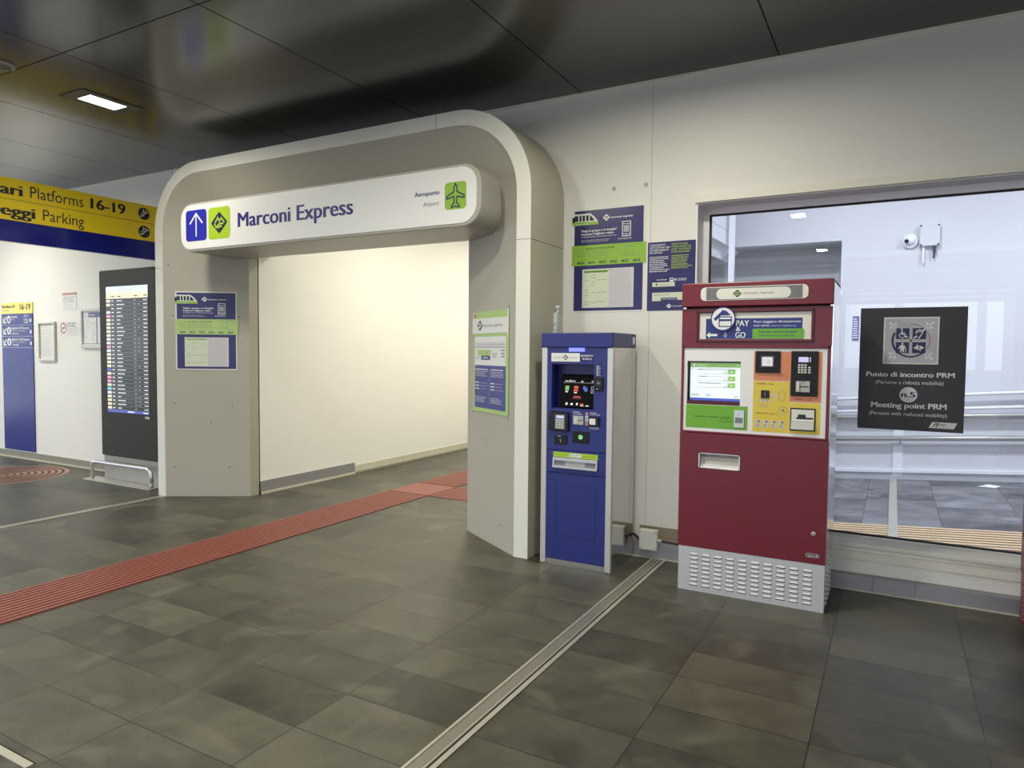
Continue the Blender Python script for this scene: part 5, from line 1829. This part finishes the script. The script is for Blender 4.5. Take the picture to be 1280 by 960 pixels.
MB().tube([(.370, RB - .04, 2.740), (.368, RB - .04, 2.66)], .017, 'cable_dark').tube([(.368, RB - .04, 2.66), (.362, RB - .035, 2.60)], .009, 'cable_dark').build('cable', t)

st = thing('staircase', 'white boxed staircase flank high behind the top left of the window', 'stairs', (-2.4, RB - .9, 2.4))


def up(pts, k):
    return [(x * k, 1.5 + (z - 1.5) * k) for x, z in pts]


MB().prism(up([(-2.95, 3.50), (-1.86, 2.865), (-1.86, 3.19), (-1.97, 3.295), (-2.95, 3.95)], .945), RB - .50, RB - .40, 'room_white').ribbon(up([(-2.95, 3.78), (-1.87, 3.045)], .945), .006, RB - .501, 'ink_soft').build('stringer', st)
MB().prism(up([(-2.95, 3.49), (-1.86, 2.86), (-2.00, 2.725), (-2.14, 2.79), (-2.95, 3.25)], .955), RB - .40, RB - .02, 'room_wall').build('soffit', st)
tag(MB().box(-1.795, -1.730, RB - .56, RB - .51, ramp_z(-1.76) - .02, 4.2, 'room_white').build('pillar'), 'slim white pillar beside the staircase flank behind the window', 'pillar')
t = thing('blue_wall_sign', 'narrow blue notice on the far wall half hidden beside the red machine', 'sign', (-.40, RB, 1.67))
MB().box(-.440, -.370, RB - .01, RB, 1.67, 1.96, 'sign_blue').build('plate', t)
MB().bars(-.432, -.378, 1.69, 1.94, 9, RB - .0108, 'room_white', seed=2).build('lettering', t)

tt = MB()
y0_, y1_ = 5.55, 6.68
x0, x1 = -2.9, 5.9


def slab(mb, x0, x1, ya, yb_, h, m):
    mb.add([(x0, ya, ramp_z(x0) + h), (x1, ya, ramp_z(x1) + h), (x1, yb_, ramp_z(x1) + h), (x0, yb_, ramp_z(x0) + h),
            (x0, ya, ramp_z(x0) - .01), (x1, ya, ramp_z(x1) - .01), (x1, yb_, ramp_z(x1) - .01), (x0, yb_, ramp_z(x0) - .01)],
           [(0, 1, 2, 3), (0, 4, 5, 1), (3, 2, 6, 7), (0, 3, 7, 4), (1, 5, 6, 2)], m)


slab(tt, x0, x1, y0_, y1_, .002, 'tactile_tan_dark')
k = y0_ + .01
while k < y1_ - .05:
    slab(tt, x0, x1, k, k + .045, .008, 'tactile_tan')
    k += .082
tag(tt.build('ribbed_paving'), 'tan ribbed paving strip on the floor just behind the window', 'tactile paving')
jm = MB()
a0, a1 = .005, .075
jm.add([(a0, 5.3, ramp_z(a0) + .012), (a1, 5.3, ramp_z(a1) + .012), (a1, RB - .04, ramp_z(a1) + .012), (a0, RB - .04, ramp_z(a0) + .012),
        (a0, 5.3, ramp_z(a0) - .01), (a1, 5.3, ramp_z(a1) - .01), (a1, RB - .04, ramp_z(a1) - .01), (a0, RB - .04, ramp_z(a0) - .01)],
       [(0, 1, 2, 3), (0, 4, 5, 1), (3, 2, 6, 7), (0, 3, 7, 4), (1, 5, 6, 2)], 'joint_rail')
tag(jm.build('expansion_joint'), 'pale metal joint strip crossing the floor behind the window', 'floor strip')
sp = MB()
px_, pyy = .93, 8.82
zz = ramp_z(px_) + .004
pts = [(-.10, .02, .0), (-.03, -.05, .006), (.05, -.04, .0), (.11, -.005, .012), (.07, .03, .004), (-.02, .05, .018)]
vs = [(px_ + a, pyy + b, zz + c_ + SL * a) for a, b, c_ in pts] + [(px_, pyy, zz + .03)]
sp.add(vs, [(i, (i + 1) % 6, 6) for i in range(6)] + [(5, 4, 3, 2, 1, 0)], 'white_ink')
tag(sp.build('paper_scrap'), 'crumpled white scrap of paper on the floor behind the window', 'litter')
